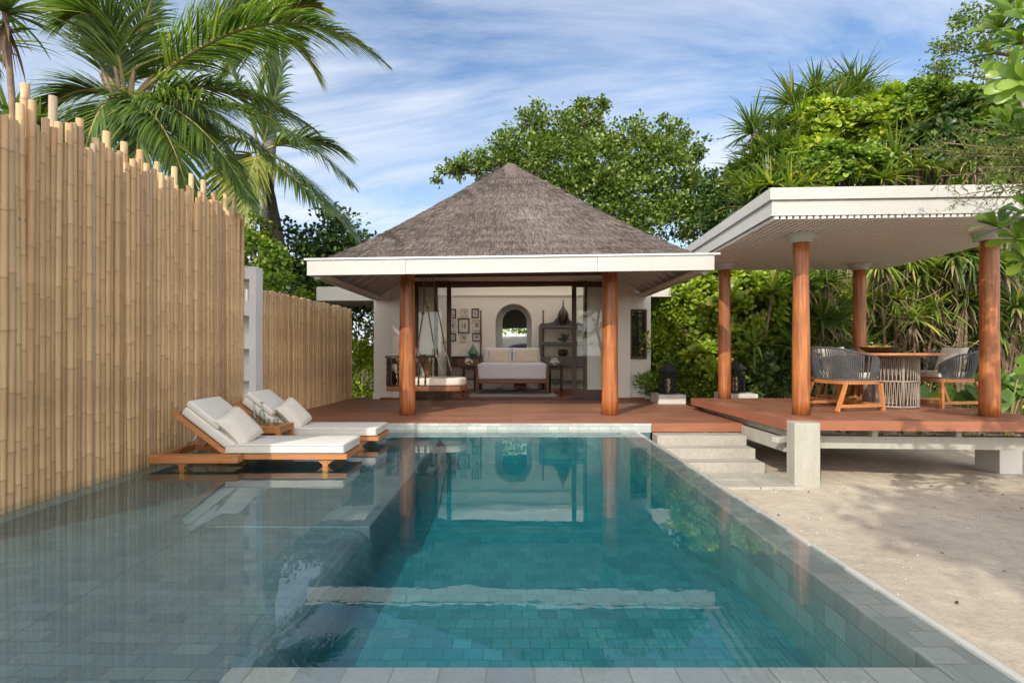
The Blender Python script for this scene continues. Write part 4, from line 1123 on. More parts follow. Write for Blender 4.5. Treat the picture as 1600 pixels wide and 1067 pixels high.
stool(1.26, 14.9, 'dark turned-leg bedside table between the bed and the bookcase', 'bowl of white flowers on the bedside table near the bookcase')
stool(-1.17, 15.0, 'dark turned-leg bedside table between the desk and the bed', 'bowl of white flowers on the bedside table near the desk')
t = thing('bookcase', 'dark open bookcase with curved crest against the bedroom wall', 'bookcase', (1.58, 16.2, FZ))
bx0, bx1, by0, by1 = .87, 2.32, 15.98, 16.42
for z0, z1, nm in ((2.01, 2.09, 'shelf'), (1.50, 1.60, 'shelf'), (.84, 1.16, 'drawer_case'), (.36, .42, 'shelf')):
    b = MB(); b.box(bx0+.06, bx1-.06, by0, by1, z0, z1); b.build(nm, M['darkgrey'], t, bevel=.008)
for x in (bx0, bx1-.07):
    for y in (by0+.003, by1-.07):
        b = MB(); b.box(x, x+.07, y, y+.065, FZ, 2.10); b.build('post', M['darkgrey'], t, bevel=.01)
b = MB(); cr_ = [(bx0+.02, 2.10), (bx0+.05, 2.17), (bx0+.30, 2.18), (bx0+.44, 2.22), (bx0+.54, 2.34), (bx0+.60, 2.37), (bx1-.60, 2.37), (bx1-.54, 2.34), (bx1-.44, 2.22), (bx1-.30, 2.18), (bx1-.05, 2.17), (bx1-.02, 2.10)]
b.v = []; n = len(cr_); b.add([(x, by1-.05, z) for x, z in cr_]+[(x, by1-.015, z) for x, z in cr_], [tuple(range(n)), tuple(range(n, 2*n))[::-1]]+[(i, n+i, n+(i+1) % n, (i+1) % n) for i in range(n)]); b.build('crest', M['darkgrey'], t)
t = thing('glazed_vase', 'dark glazed vase with thin neck on top of the bookcase', 'vase', (1.60, 16.2, 2.091))
b = MB(); b.lathe([(.09,0),(.07,.04),(.12,.10),(.17,.22),(.17,.34),(.13,.44),(.06,.52),(.025,.60),(.018,.78),(.001,.80)], (0,0,0), 20); b.build('body', M['bronze'], t, local=True)
t = thing('coral_ornament', 'grey branching coral on the middle shelf of the bookcase', 'ornament', (1.63, 16.2, 1.601))
b = MB(); b.lathe([(.09,0),(.09,.02),(.04,.03)], (0,0,0), 12)
for k in range(46):
    a, e = rnd.uniform(0, 6.28), rnd.uniform(.15, 1.5); d = Vector((math.cos(a)*math.cos(e), math.sin(a)*math.cos(e)*.5, math.sin(e))); L_ = rnd.uniform(.18, .30)
    d2 = (d+Vector((rnd.gauss(0,.35), 0, rnd.gauss(0,.3)))).normalized(); b.tube([Vector((0,0,.03)), d*L_*.5+Vector((0,0,.03)), d*L_*.5+d2*L_*.45+Vector((0,0,.03))], [.016,.012,.006], 5)
b.build('branches', M['coral'], t, local=True)
t = thing('lidded_box', 'small dark faceted box on the drawer case of the bookcase', 'box', (1.58, 16.15, 1.161))
b = MB(); b.lathe([(.10,0),(.17,.08),(.15,.20),(.10,.22),(.001,.22)], (0,0,0), 7, False); b.build('body', M['bronze'], t, local=True)
t = thing('writing_desk', 'dark writing desk under the framed pictures', 'desk', (-1.35, 16.1, FZ))
b = MB(); b.box(-1.95, -.86, 15.85, 16.42, 1.12, 1.165); b.box(-1.92, -.89, 15.88, 16.40, .86, 1.119); b.build('top', M['dark'], t, bevel=.006)
for x in (-1.90, -.96):
    for y in (15.9, 16.34):
        b = MB(); b.box(x, x+.06, y, y+.05, FZ, .859); b.build('leg', M['dark'], t)
b = MB(); b.box(-1.60, -1.30, 15.87, 15.878, .90, 1.08); b.box(-1.26, -.96, 15.87, 15.878, .90, 1.08); b.build('drawer', M['bedwood'], t)
t = thing('pagoda_ornament', 'green glazed pagoda-shaped jar on the writing desk', 'ornament', (-1.14, 16.08, 1.166))
b = MB(); b.lathe([(.13,0),(.12,.05),(.17,.07),(.16,.09),(.10,.20),(.06,.26),(.05,.30),(.02,.33),(.03,.36),(.001,.39)], (0,0,0), 20); b.build('body', M['green_glaze'], t, local=True)
# framed pictures on the back wall
def picture(x0, x1, ya, yb, fm, art, lab, kind):
    p = at(x0, yb, YB); q = at(x1, ya, YB)
    cx_, cz_, w_, h_ = (p.x+q.x)/2, (p.z+q.z)/2, q.x-p.x, q.z-p.z
    t = thing('picture_frame', lab, 'picture', (cx_, YB-.001, cz_), 0, 'framed pictures on the bedroom wall')
    f = .032; b = MB(); b.box(-w_/2, -w_/2+f, -.035, -.002, -h_/2, h_/2); b.box(w_/2-f, w_/2, -.035, -.002, -h_/2, h_/2); b.box(-w_/2+f, w_/2-f, -.035, -.002, -h_/2, -h_/2+f); b.box(-w_/2+f, w_/2-f, -.035, -.002, h_/2-f, h_/2); b.build('frame', M[fm], t, local=True)
    b = MB(); b.box(-w_/2+f, w_/2-f, -.014, -.004, -h_/2+f, h_/2-f); b.build('mount', M['mat_board'], t, local=True)
    b = MB(); hw, hh = (w_/2-f)*.6, (h_/2-f)*.62
    if kind == 'leaf':
        for dx_, hgt, wd in ((-.5, 1.0, .16), (.35, .95, .32)):
            n = 10; vs = [(dx_*hw+wd*hw*1.6*math.sin(math.pi*i/n)*(1 if s_i == 0 else -1)*.6, -.0165, -hh+2*hh*hgt*i/n) for s_i in range(2) for i in (range(n+1) if s_i == 0 else range(n-1, 0, -1))]
            b.add(vs, [tuple(range(len(vs)))[::-1]])
    elif kind == 'spots':
        for k in range(5):
            a, c_ = rnd.uniform(-hw, hw), rnd.uniform(-hh, hh); vs = [(a+.025*math.cos(i), -.0165, c_+.02*math.sin(i)) for i in range(6)]; b.add(vs, [tuple(range(6))[::-1]])
    else:
        b.box(-hw*.7, hw*.7, -.0165, -.0145, -hh*.7, hh*.7)
    b.build('print', M[art], t, local=True)
picture(703, 712.6, 482.7, 497, 'dark', 'art_red', 'dark framed print at the top next to the door', 'spots')
picture(719.5, 730.8, 482.3, 494, 'beige', 'art_blue', 'pale framed blue print in the middle of the top row', 'leaf')
picture(737, 748.3, 482.3, 496.8, 'dark', 'art_blue', 'dark framed print of small drawings at the top beside the bed post', 'spots')
picture(703, 712, 500, 517.6, 'beige', 'art_green', 'pale framed green print in the middle row next to the door', 'block')
picture(715.8, 733.6, 497.2, 520.5, 'dark', 'art_red', 'large dark framed print of two leaves in the centre of the group', 'leaf')
picture(738, 752, 499.4, 516.8, 'beige', 'art_red', 'pale framed print with one small block in the middle row beside the bed post', 'block')
picture(703, 712.6, 520.6, 533, 'dark', 'art_blue', 'dark framed print at the bottom next to the door', 'block')
picture(719.2, 728.9, 522.2, 534, 'beige', 'art_red', 'pale sandy print in the middle of the bottom row', 'spots')
picture(738, 752, 520.2, 533, 'dark', 'art_blue', 'wide dark framed print at the bottom beside the bed post', 'block')
# ------------------------------------------------------------------ foliage tools (numpy)
def unit(v): return v / np.maximum(np.linalg.norm(v, axis=-1, keepdims=True), 1e-9)
def frames(d, rollr=None, up=np.array([0, 0, 1.0])):
    """columns: side, along(d), normal"""
    d = unit(d); s = np.cross(d, up + nrg.normal(0, .05, d.shape)); s = unit(s); n = np.cross(s, d)
    if rollr is not None:
        a = rollr[:, None]; s, n = s*np.cos(a)+n*np.sin(a), -s*np.sin(a)+n*np.cos(a)
    return s, d, n
def place_leaves(pos, d, size, tmpl, quads, roll=.6, aspect=None):
    """tmpl: k x 3 in (side, along, normal); returns V, Q"""
    m = len(pos); k = len(tmpl)
    s, a, n = frames(d, nrg.normal(0, roll, m))
    sz = size[:, None, None]
    T = np.broadcast_to(tmpl, (m, k, 3)).copy()
    if aspect is not None: T[:, :, 0] *= aspect[:, None]
    V = pos[:, None, :] + sz*(T[:, :, 0:1]*s[:, None, :] + T[:, :, 1:2]*a[:, None, :] + T[:, :, 2:3]*n[:, None, :])
    Q = (np.arange(m)*k)[:, None, None] + np.array(quads)[None]
    return V.reshape(-1, 3), Q.reshape(-1, 4)
def joinVQ(parts):
    Vs, Qs, n = [], [], 0
    for V, Q in parts:
        if len(V) == 0: continue
        Vs.append(V); Qs.append(Q+n); n += len(V)
    return np.concatenate(Vs), np.concatenate(Qs)
# leaf outlines
T_SIMPLE = np.array([(0,0,0),(.27,.45,.05),(0,1,-.06),(-.27,.45,.05)]); Q_SIMPLE = [(0,1,2,3)]
T_OVAL = np.array([(0,0,0),(.22,.28,.04),(.27,.62,.05),(0,1,-.10),(-.27,.62,.05),(-.22,.28,.04),(0,.30,-.01),(0,.65,-.0)])
Q_OVAL = [(0,1,6,5),(6,1,2,7),(5,6,7,4),(7,2,3,4)]
def spat():
    rows = [(0,.045,0),(.35,.10,.03),(.66,.19,.04),(.88,.19,.0),(1.0,.09,-.05)]; v = []; q = []
    for t_, w_, z_ in rows: v += [(-w_, t_, z_+w_*.28), (0, t_, z_), (w_, t_, z_+w_*.28)]
    for i in range(4):
        for j in range(2): q.append((i*3+j, i*3+j+1, (i+1)*3+j+1, (i+1)*3+j))
    return np.array(v), q
T_SPAT, Q_SPAT = spat()
def rosettes(C, A, size, nl=14, spread=(.25, 1.25)):
    """leaf whorls at C (m x 3) about axes A"""
    m = len(C); A = unit(A); s, a, n = frames(A, nrg.uniform(0, 6.28, m), np.array([.3, .2, .9]))
    P, D, Z = [], [], []
    for k in range(nl):
        th = 2.39996*k + nrg.normal(0, .2, m); tl = spread[0]+(spread[1]-spread[0])*((k+.5)/nl)**.8 + nrg.normal(0, .12, m)
        rad = s*np.cos(th)[:, None]+n*np.sin(th)[:, None]
        d = a*np.cos(tl)[:, None]+rad*np.sin(tl)[:, None]
        P.append(C - a*(size*.16*k/nl)[:, None]); D.append(d); Z.append(size*(.62+.38*k/nl)*nrg.uniform(.85, 1.1, m))
    P, D, Z = map(np.concatenate, (P, D, Z))
    # turn the leaf's upper face towards the axis
    Ax = np.tile(A, (nl, 1)); sd = unit(np.cross(D, Ax)); nn = np.cross(sd, D); k = len(T_SPAT)
    sz = Z[:, None, None]; T = T_SPAT[None]
    V = P[:, None, :]+sz*(T[:, :, 0:1]*sd[:, None, :]+T[:, :, 1:2]*D[:, None, :]+T[:, :, 2:3]*nn[:, None, :])
    Q = (np.arange(len(P))*k)[:, None, None]+np.array(Q_SPAT)[None]
    return V.reshape(-1, 3), Q.reshape(-1, 4)
def straps(C, A, L, nb=40, w=.035, droop=1.0, spread=1.25, segs=6, stiff=.5, down=0.0):
    """tufts of long blades at C about axes A; L: lengths"""
    m = len(C); A = unit(A); s, a, n = frames(A, nrg.uniform(0, 6.28, m), np.array([.2, .3, .93]))
    parts = []
    th = nrg.uniform(0, 6.283, (m, nb)); tl = spread*np.sqrt(nrg.uniform(0.02, 1, (m, nb)))
    d0 = a[:, None, :]*np.cos(tl)[..., None] + (s[:, None, :]*np.cos(th)[..., None]+n[:, None, :]*np.sin(th)[..., None])*np.sin(tl)[..., None]
    ln = L[:, None]*nrg.uniform(.6, 1.1, (m, nb)); d0 = d0.reshape(-1, 3); ln = ln.reshape(-1)
    p = np.repeat(C, nb, axis=0); M_ = len(p)
    side = unit(np.cross(d0, np.array([0, 0, 1.0])+nrg.normal(0, .15, (M_, 3)))); d = d0.copy()
    wid = w*nrg.uniform(.75, 1.2, M_); V = np.zeros((M_, (segs+1)*2, 3)); kink = nrg.uniform(.0, 1, M_)
    for i in range(segs+1):
        t_ = i/segs; ww = wid*(1-t_**2.2*.93)*(.7+.3*min(1, t_*4))
        V[:, 2*i] = p - side*ww[:, None]; V[:, 2*i+1] = p + side*ww[:, None]
        g = droop*(.10+.55*t_)*(.4+.9*kink)*(1-stiff*.5)
        d = d.copy(); d[:, 2] -= g/segs*3.2; d[:, 2] -= down*.1; d = unit(d)
        p = p + d*(ln/segs)[:, None]
    Q = np.array([(2*i, 2*i+1, 2*i+3, 2*i+2) for i in range(segs)])
    Q = (np.arange(M_)*((segs+1)*2))[:, None, None]+Q[None]
    return V.reshape(-1, 3), Q.reshape(-1, 4)
def on_lump(n, c, r, front=.45, lump=.22, inner=0.0):
    """points and normals on a knobbly ellipsoid; keeps mostly the sides that face the garden and the sky"""
    c, r = np.array(c), np.array(r); out_p, out_n = [], []
    ph = nrg.uniform(0, 6.28, 6); got = 0
    while got < n:
        d = unit(nrg.normal(0, 1, (n*2, 3)))
        keep = (d[:, 1] < front) & (d[:, 2] > -.75)
        d = d[keep]
        k = 1+lump*(np.sin(5*d[:, 0]+ph[0])*np.sin(4*d[:, 2]+ph[1])+.6*np.sin(9*d[:, 0]+ph[2]+3*d[:, 1])*np.sin(8*d[:, 2]+ph[3]))
        if inner: k = k*(1-inner*nrg.uniform(0, 1, len(d)))
        out_p.append(c+d*r*k[:, None]); out_n.append(unit(d/r)); got += len(d)
    return np.concatenate(out_p)[:n], np.concatenate(out_n)[:n]
def stems(name, parent, segs_, mat='twig'):
    b = MB()
    for pts, rs in segs_: b.tube(pts, rs, 6)
    return b.build(name, M[mat], parent)

# ------------------------------------------------------------------ shrubs of large glossy whorls (sea lettuce)
def sea_lettuce(c, r, n, mat, label, size=.30, group='glossy sea lettuce bushes', fill=None, nl=13, front=.45):
    base = Vector((c[0], c[1]+.2, -.6))
    t = thing('sea_lettuce_bush', label, 'bush', base, 0, group)
    P, Nn = on_lump(n, c, r, front); A = Nn*.75+np.array([0, -.15, .65])+nrg.normal(0, .28, (n, 3))
    V, Q = rosettes(P, A, size*nrg.uniform(.75, 1.2, n), nl)
    np_mesh('foliage', V, Q, M[mat], t)
    k = fill or n*14
    P, Nn = on_lump(k, c, np.array(r)*.93, front+.15, .22, .35); V, Q = place_leaves(P, Nn*.5+nrg.normal(0, .7, (k, 3)), nrg.uniform(.13, .24, k), T_OVAL, Q_OVAL)
    np_mesh('inner_foliage', V, Q, M['lf_tree'], t)
    sg = []
    for k in range(6):
        p = Vector((c[0]+rnd.uniform(-.5, .5)*r[0], c[1]+rnd.uniform(-.3, .5)*r[1], c[2]+rnd.uniform(-.3, .5)*r[2])); sg.append(([base+Vector((rnd.uniform(-.2,.2), 0, 0)), (base+p)/2+Vector((rnd.uniform(-.3,.3), rnd.uniform(-.2,.2), 0)), p], [.045, .03, .012]))
    stems('stem', t, sg)
    return t
def small_bush(c, r, n, mat, label, group=None, sz=(.05, .11), front=.6):
    base = Vector((c[0], c[1]+.1, -.6)); t = thing('leafy_bush', label, 'bush', base, 0, group)
    P, Nn = on_lump(n, c, r, front, .25, .30); V, Q = place_leaves(P, Nn*.5+np.array([0,0,.25])+nrg.normal(0, .55, (n, 3)), nrg.uniform(*sz, n), T_OVAL, Q_OVAL)
    np_mesh('foliage', V, Q, M[mat], t)
    sg = []
    for k in range(9):
        p = Vector((c[0]+rnd.uniform(-.8, .8)*r[0], c[1]+rnd.uniform(-.7, .3)*r[1], c[2]+rnd.uniform(-.2, .95)*r[2])); sg.append(([base, (base+p)/2+Vector((rnd.uniform(-.3,.3), 0, 0)), p], [.03, .018, .006]))
    stems('stem', t, sg); return t
def screwpine(heads, base, label, mat='lf_strap', L=1.0, nb=46, group='screw pines in the hedge', dry=True, w=.032):
    t = thing('screw_pine', label, 'screw pine', base, 0, group)
    C = np.array([h[:3] for h in heads]); A = np.array([h[3] if len(h) > 3 else (0, -.25, 1) for h in heads], float)
    V, Q = straps(C, A, L*nrg.uniform(.85, 1.15, len(C)), nb, w, 1.0, 1.45)
    np_mesh('crown', V, Q, M[mat], t)
    if dry:
        V, Q = straps(C-np.array([0, 0, .12]), -A*.2+np.array([0, -.35, -.8]), L*.75*np.ones(len(C)), 22, w*.8, 1.3, 1.0, 5)
        np_mesh('dead_leaves', V, Q, M['lf_dry'], t)
    sg = []
    bs = Vector(base)
    for h in heads:
        p = Vector(h[:3]); m = bs.lerp(p, .5)+Vector((rnd.uniform(-.25, .25), .15, -.2)); sg.append(([bs+Vector((rnd.uniform(-.15,.15),.1,0)), m, p], [.06, .045, .03]))
    stems('trunk', t, sg, 'twig'); return t

def broad_tree(name, blobs, n, mat, trunk, label, sz=(.10, .19), lump=.28, limbs=9, front=.9, tr=.16, cat='tree', group=None, clump=46):
    base = Vector(trunk[0]); t = thing(name, label, cat, base, 0, group)
    vol = np.array([b[1][0]*b[1][2] for b in blobs]); cnt = np.maximum((n*vol/vol.sum()).astype(int), 450)
    Ps, Ds = [], []
    for (c, r), k in zip(blobs, cnt):
        # twigs end in clumps of leaves: uneven outline and holes
        nc = max(6, k//clump); cp, cn = on_lump(nc, c, r, front, lump, .45)
        idx = nrg.integers(0, nc, k); off = nrg.normal(0, 1, (k, 3))*np.array([.20, .20, .13])*min(1.25, max(.55, (r[0])/1.3))
        Ps.append(cp[idx]+off); Ds.append(cn[idx]*.6+np.array([0,0,-.1])+nrg.normal(0, .6, (k, 3)))
    P, D = np.concatenate(Ps), np.concatenate(Ds)
    V, Q = place_leaves(P, D, nrg.uniform(*sz, len(P)), T_OVAL, Q_OVAL, .8)
    np_mesh('crown', V, Q, M[mat], t)
    sg = [([Vector(p) for p in trunk], list(np.linspace(tr, tr*.6, len(trunk))))]; top = Vector(trunk[-1])
    for (c, r) in blobs:
        c = Vector(c); sg.append(([top, top.lerp(c, .5)+Vector((rnd.uniform(-.2,.2), rnd.uniform(-.2,.2), .1)), c], [tr*.55, tr*.35, tr*.15]))
        for k in range(limbs):
            e = c+Vector((rnd.uniform(-.85,.85)*r[0], rnd.uniform(-.85,.6)*r[1], rnd.uniform(-.5,.85)*r[2])); m = c.lerp(e, .5)+Vector((rnd.uniform(-.12,.12), 0, rnd.uniform(-.05,.15))); sg.append(([c, m, e], [tr*.16, tr*.10, tr*.03]))
    stems('trunk', t, sg, 'bark'); return t

# ------------------------------------------------------------------ coconut palms
def frond(parent, base, ctrl, tip, mat='lf_palm', nleaf=128, leaflen=.95, hang=.75, lw=.018, twist=0.0, seedv=0):
    base, ctrl, tip = (np.array(x, float) for x in (base, ctrl, tip))
    ts = np.linspace(0, 1, 26); C = ((1-ts)**2)[:, None]*base+(2*ts*(1-ts))[:, None]*ctrl+(ts**2)[:, None]*tip
    b = MB(); b.tube([Vector(p) for p in C], list(.034*(1-ts)**.8+.005), 6)
    fr = b.build('frond', M['rachis'], parent)
    parts = []
    t0 = np.linspace(.14, .995, nleaf)
    for sg in (1, -1):
        tt = np.clip(t0+nrg.normal(0, .003, nleaf), 0, 1)
        p = ((1-tt)**2)[:, None]*base+(2*tt*(1-tt))[:, None]*ctrl+(tt**2)[:, None]*tip
        tan = unit(2*(1-tt)[:, None]*(ctrl-base)+2*tt[:, None]*(tip-ctrl))
        side = unit(np.cross(tan, np.array([0, 0, 1.0])))*sg; upn = np.cross(side*sg, tan)
        if twist: side = side*math.cos(twist)+upn*sg*math.sin(twist)*1.0
        ang = .95-.55*tt
        d = unit(side*np.sin(ang)[:, None]*.9+tan*np.cos(ang)[:, None]+upn*.18+nrg.normal(0, .05, (nleaf, 3)))
        ln = leaflen*(np.sin(np.clip(.22+.80*tt, 0, 1)*math.pi)**.6*.95+.12)*nrg.uniform(.88, 1.08, nleaf)
        hg = hang*nrg.uniform(.75, 1.25, nleaf); seg = 5; V = np.zeros((nleaf, (seg+1)*2, 3)); q = p.copy()
        flat = unit(np.cross(d, upn))
        for i in range(seg+1):
            s = i/seg; ww = lw*(1-s**2.4*.95)*(.55+.45*min(1, s*5))
            V[:, 2*i] = q-flat*ww; V[:, 2*i+1] = q+flat*ww
            d = d.copy(); d[:, 2] -= hg*(.30+.45*s)/seg*3.0*.6; d = unit(d); q = q+d*(ln/seg)[:, None]
        Q = np.array([(2*i, 2*i+1, 2*i+3, 2*i+2) for i in range(seg)]); Q = (np.arange(nleaf)*((seg+1)*2))[:, None, None]+Q[None]
        parts.append((V.reshape(-1, 3), Q.reshape(-1, 4)))
    V, Q = joinVQ(parts)
    np_mesh('leaflets', V, Q, M[mat], fr, org=None)
    return fr
def palm(name, label, base, top, r0, r1, group='coconut palms behind the fences'):
    base, top = Vector(base), Vector(top); t = thing(name, label, 'palm', base, 0, group)
    b = MB(); pts = []; rs = []
    mid = (base+top)/2+Vector((.25, 0, -.1))
    for i in range(25):
        s = i/24; pts.append((1-s)**2*base+2*s*(1-s)*mid+s*s*top); rs.append((r0+(r1-r0)*s**.6)*(1.04 if i % 2 else .98))
    b.tube(pts, rs, 12); b.build('trunk', M['palmbark'], t); return t
# ------------------------------------------------------------------ palms behind the fences
def pp(x, y, Y): return tuple(at(x, y, Y))
Y1 = 9.6; C1 = pp(198, 165, Y1)
p1 = palm('coconut_palm', 'coconut palm with huge arching fronds rising just behind the tall bamboo fence', (C1[0]-.3, Y1+.2, -.7), (C1[0], Y1, C1[2]), .20, .14)
def fr1(cx, cy, cY, tx, ty, tY, **k): return frond(p1, C1, pp(cx, cy, cY), pp(tx, ty, tY), **k)
fr1(430, -62, 9.2, 612, 108, 8.9, hang=.95, leaflen=1.15, nleaf=150)
fr1(400, 120, 8.8, 556, 295, 8.4, hang=1.0, leaflen=1.15, nleaf=150)
fr1(176, -30, 9.0, 96, 40, 8.7, hang=.9, leaflen=1.1)
fr1(215, 40, 9.4, 275, -110, 9.6, hang=.7, leaflen=1.1)
fr1(330, 10, 10.2, 455, -40, 10.6, hang=.7, leaflen=1.1)
fr1(120, 100, 9.2, 45, 205, 9.0, hang=.9, leaflen=.95)
fr1(235, 110, 8.8, 205, 300, 8.4, hang=.7, leaflen=1.0)
fr1(300, 190, 10.2, 400, 330, 10.6, hang=.9, leaflen=1.1, mat='lf_palm')
fr1(290, 60, 10.4, 480, 60, 11.2, hang=.9, leaflen=1.1)
fr1(140, 60, 10.3, 110, -60, 11, hang=.8)
fr1(150, 170, 10.2, 90, 330, 10.4, hang=.8)
fr1(330, 140, 9.0, 420, 250, 8.6, hang=.9, leaflen=1.0)
fr1(260, 120, 10.2, 330, 210, 11.2, hang=.9, leaflen=1.0)
fr1(100, 10, 9.8, 130, -20, 9.0, hang=.9, leaflen=1.1)
fr1(300, 130, 8.6, 400, 330, 8.3, hang=1.1, leaflen=1.1)
fr1(260, 150, 8.4, 300, 330, 8.2, hang=1.0, leaflen=1.0)
fr1(340, 90, 9.8, 500, 210, 10.0, hang=1.1, leaflen=1.2)
fr1(150, 120, 8.7, 120, 300, 8.5, hang=1.0, leaflen=1.0)
b = MB()
for k in range(9):
    a = k*.7; b.tube([Vector(C1)+Vector((.16*math.cos(a), .16*math.sin(a), -.35)), Vector(C1)+Vector((.22*math.cos(a), .22*math.sin(a), .1)), Vector(C1)+Vector((.4*math.cos(a), .4*math.sin(a), .5))], [.06, .05, .02], 6)
b.build('leaf_sheath', M['twig'], p1)
Y2 = 15.0; C2 = pp(408, 238, Y2)
p2 = palm('coconut_palm', 'slender grey-trunked coconut palm leaning behind the low bamboo fence', pp(462, 585, Y2), C2, .22, .12)
for cx, cy, tx, ty, mt in ((470, 250, 570, 392, 'lf_palm'), (470, 285, 520, 335, 'lf_palm'), (390, 250, 378, 360, 'lf_palm_y'), (350, 230, 330, 380, 'lf_palm_y'), (420, 190, 450, 60, 'lf_palm'), (380, 270, 366, 390, 'lf_palm_y'), (480, 200, 540, 240, 'lf_palm'), (360, 190, 270, 240, 'lf_palm'), (380, 150, 340, 60, 'lf_palm')):
    dy = rnd.uniform(-1.2, .6); frond(p2, C2, pp(cx, cy, Y2+dy*.6), pp(tx, ty, Y2+dy), mt, 62, 1.35, .9, .034)
Y3 = 17.0; C3 = pp(428, 60, Y3)
p3 = palm('coconut_palm', 'tall coconut palm farther back with its crown above the other fronds', pp(395, 590, Y3), C3, .22, .15)
for cx, cy, tx, ty in ((450, 0, 500, 10), (390, 10, 330, 60), (440, -30, 470, -60), (470, 60, 500, 130), (400, -20, 360, -20), (420, 100, 400, 190), (380, 60, 330, 150)):
    dy = rnd.uniform(-1, 1); frond(p3, C3, pp(cx, cy, Y3+dy*.5), pp(tx, ty, Y3+dy), 'lf_palm_y', 60, 1.3, .9, .034)
# screw pine at the near end of the fence
t = screwpine([(*pp(8, 20, 6.2), (0.1, 0, 1)), (*pp(-22, 70, 6.4), (-.2, 0, 1))], tuple(at(0, 500, 6.4))[:2]+(-.7,), 'screw pine with long drooping straps behind the near end of the tall fence', 'lf_strap', .85, 60, 'screw pines', True, .026)
screwpine([(*pp(60, 205, 8.2), (0, -.1, 1)), (*pp(15, 190, 8.0), (0, -.1, 1))], tuple(at(55, 500, 8.6))[:2]+(-.7,), 'low screw pine peeking over the uneven tops of the tall fence', 'lf_strap', .8, 50, 'screw pines', False, .026)

# small trees and bushes behind the low fence
broad_tree('leafy_tree', [(pp(500, 400, 16), (1.5, 1.1, 1.3)), (pp(455, 420, 15.6), (1.2, 1.0, 1.2)), (pp(560, 430, 16.5), (1.3, 1.0, 1.5)), (pp(512, 385, 16), (.35, .3, .55)), (pp(470, 470, 15.8), (1.9, 1.0, 1.0))], 9000, 'lf_dark', [pp(490, 590, 16), pp(495, 480, 16), pp(500, 420, 16)], 'dark glossy small tree between the leaning palm trunk and the thatched roof', (.10, .20), .3, 5)
broad_tree('leafy_tree', [(pp(408, 405, 14), (.75, .7, .75)), (pp(395, 360, 14), (.42, .4, .35)), (pp(430, 450, 13.6), (.8, .6, .8)), (pp(385, 455, 14), (.8, .6, .9))], 4200, 'lf_scae', [pp(405, 590, 14), pp(405, 480, 14), pp(405, 430, 14)], 'pale green small tree above the pierced white wall', (.08, .17), .3, 5)
small_bush(pp(560, 530, 17.5), (1.8, .9, 2.1), 9000, 'lf_lime', 'sunlit yellow-green bush in the gap between the low fence and the villa wall', None, (.07, .15))
small_bush(pp(556, 585, 15.4), (1.4, .7, 1.0), 9000, 'lf_lime', 'low dense bush at the foot of the gap beside the villa wall', None, (.06, .13), .8)
small_bush(pp(545, 470, 19), (2.2, 1.0, 2.2), 8000, 'lf_tree', 'mid green bush rising above the end of the low fence', None, (.09, .18))
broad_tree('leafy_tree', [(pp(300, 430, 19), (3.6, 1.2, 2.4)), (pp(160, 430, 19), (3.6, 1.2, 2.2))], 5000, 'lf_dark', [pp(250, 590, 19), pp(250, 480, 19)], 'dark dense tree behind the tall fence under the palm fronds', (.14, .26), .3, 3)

small_bush(pp(806, 512, 20.2), (2.0, .4, .35), 2600, 'lf_lime', 'strip of sunlit leaves above the court wall seen through the bedroom arch', None, (.08, .16))
# big tree behind the thatched roof
YT = 21.0
def bl(x, y, rx, ry, Y=YT): return (pp(x, y, Y), (rx*Y/F, rx*Y/F*.8, ry*Y/F))
broad_tree('broadleaf_tree', [bl(835, 200, 42, 34), bl(890, 215, 50, 40), bl(922, 180, 26, 34), bl(800, 240, 48, 34), bl(730, 262, 34, 18), bl(705, 268, 22, 16, 20.6), bl(860, 260, 62, 44, 20.4), bl(930, 262, 64, 48, 20.2), bl(985, 232, 52, 34), bl(1050, 205, 28, 24), bl(1078, 235, 26, 22), bl(1030, 255, 56, 44, 20.4), bl(985, 300, 62, 44, 20), bl(1060, 305, 54, 42, 20.2), bl(1040, 350, 60, 40, 19.8), bl(900, 300, 60, 40, 20), bl(1100, 345, 46, 44, 20), bl(772, 262, 40, 24, 20.6), bl(960, 350, 60, 40, 19.8)],
  36000, 'lf_tree', [pp(950, 590, YT), pp(945, 420, YT), pp(930, 300, YT)], 'tall spreading broadleaf tree behind the thatched roof', (.11, .20), .30, 6, .9, .26)
broad_tree('broadleaf_tree', [bl(1135, 290, 34, 34, 18), bl(1165, 270, 26, 30, 18), bl(1130, 340, 40, 40, 18), bl(1150, 330, 40, 46, 17.6)], 7000, 'lf_dark', [pp(1140, 590, 18), pp(1140, 380, 18)], 'darker small-leaved tree between the thatched roof and the pavilion roof', (.10, .19), .3, 5)

# ------------------------------------------------------------------ hedge behind the pavilion
def thicket(name, n, x0, x1, z0, z1, ya, yb, mat, sz, slope=.22):
    X = nrg.uniform(x0, x1, n); Z = nrg.uniform(z0, z1, n); Yc = nrg.uniform(ya, yb, n)+slope*np.maximum(0, Z-2)+.35*np.sin(1.7*X)+.25*np.sin(2.3*Z+X)
    P = np.stack([X, Yc, Z], 1); V, Q = place_leaves(P, nrg.normal(0, .7, (n, 3))+np.array([0, -.4, .1]), nrg.uniform(*sz, n), T_OVAL, Q_OVAL)
    o = np_mesh(name, V, Q, M[mat]); return tag(o, kind='stuff')
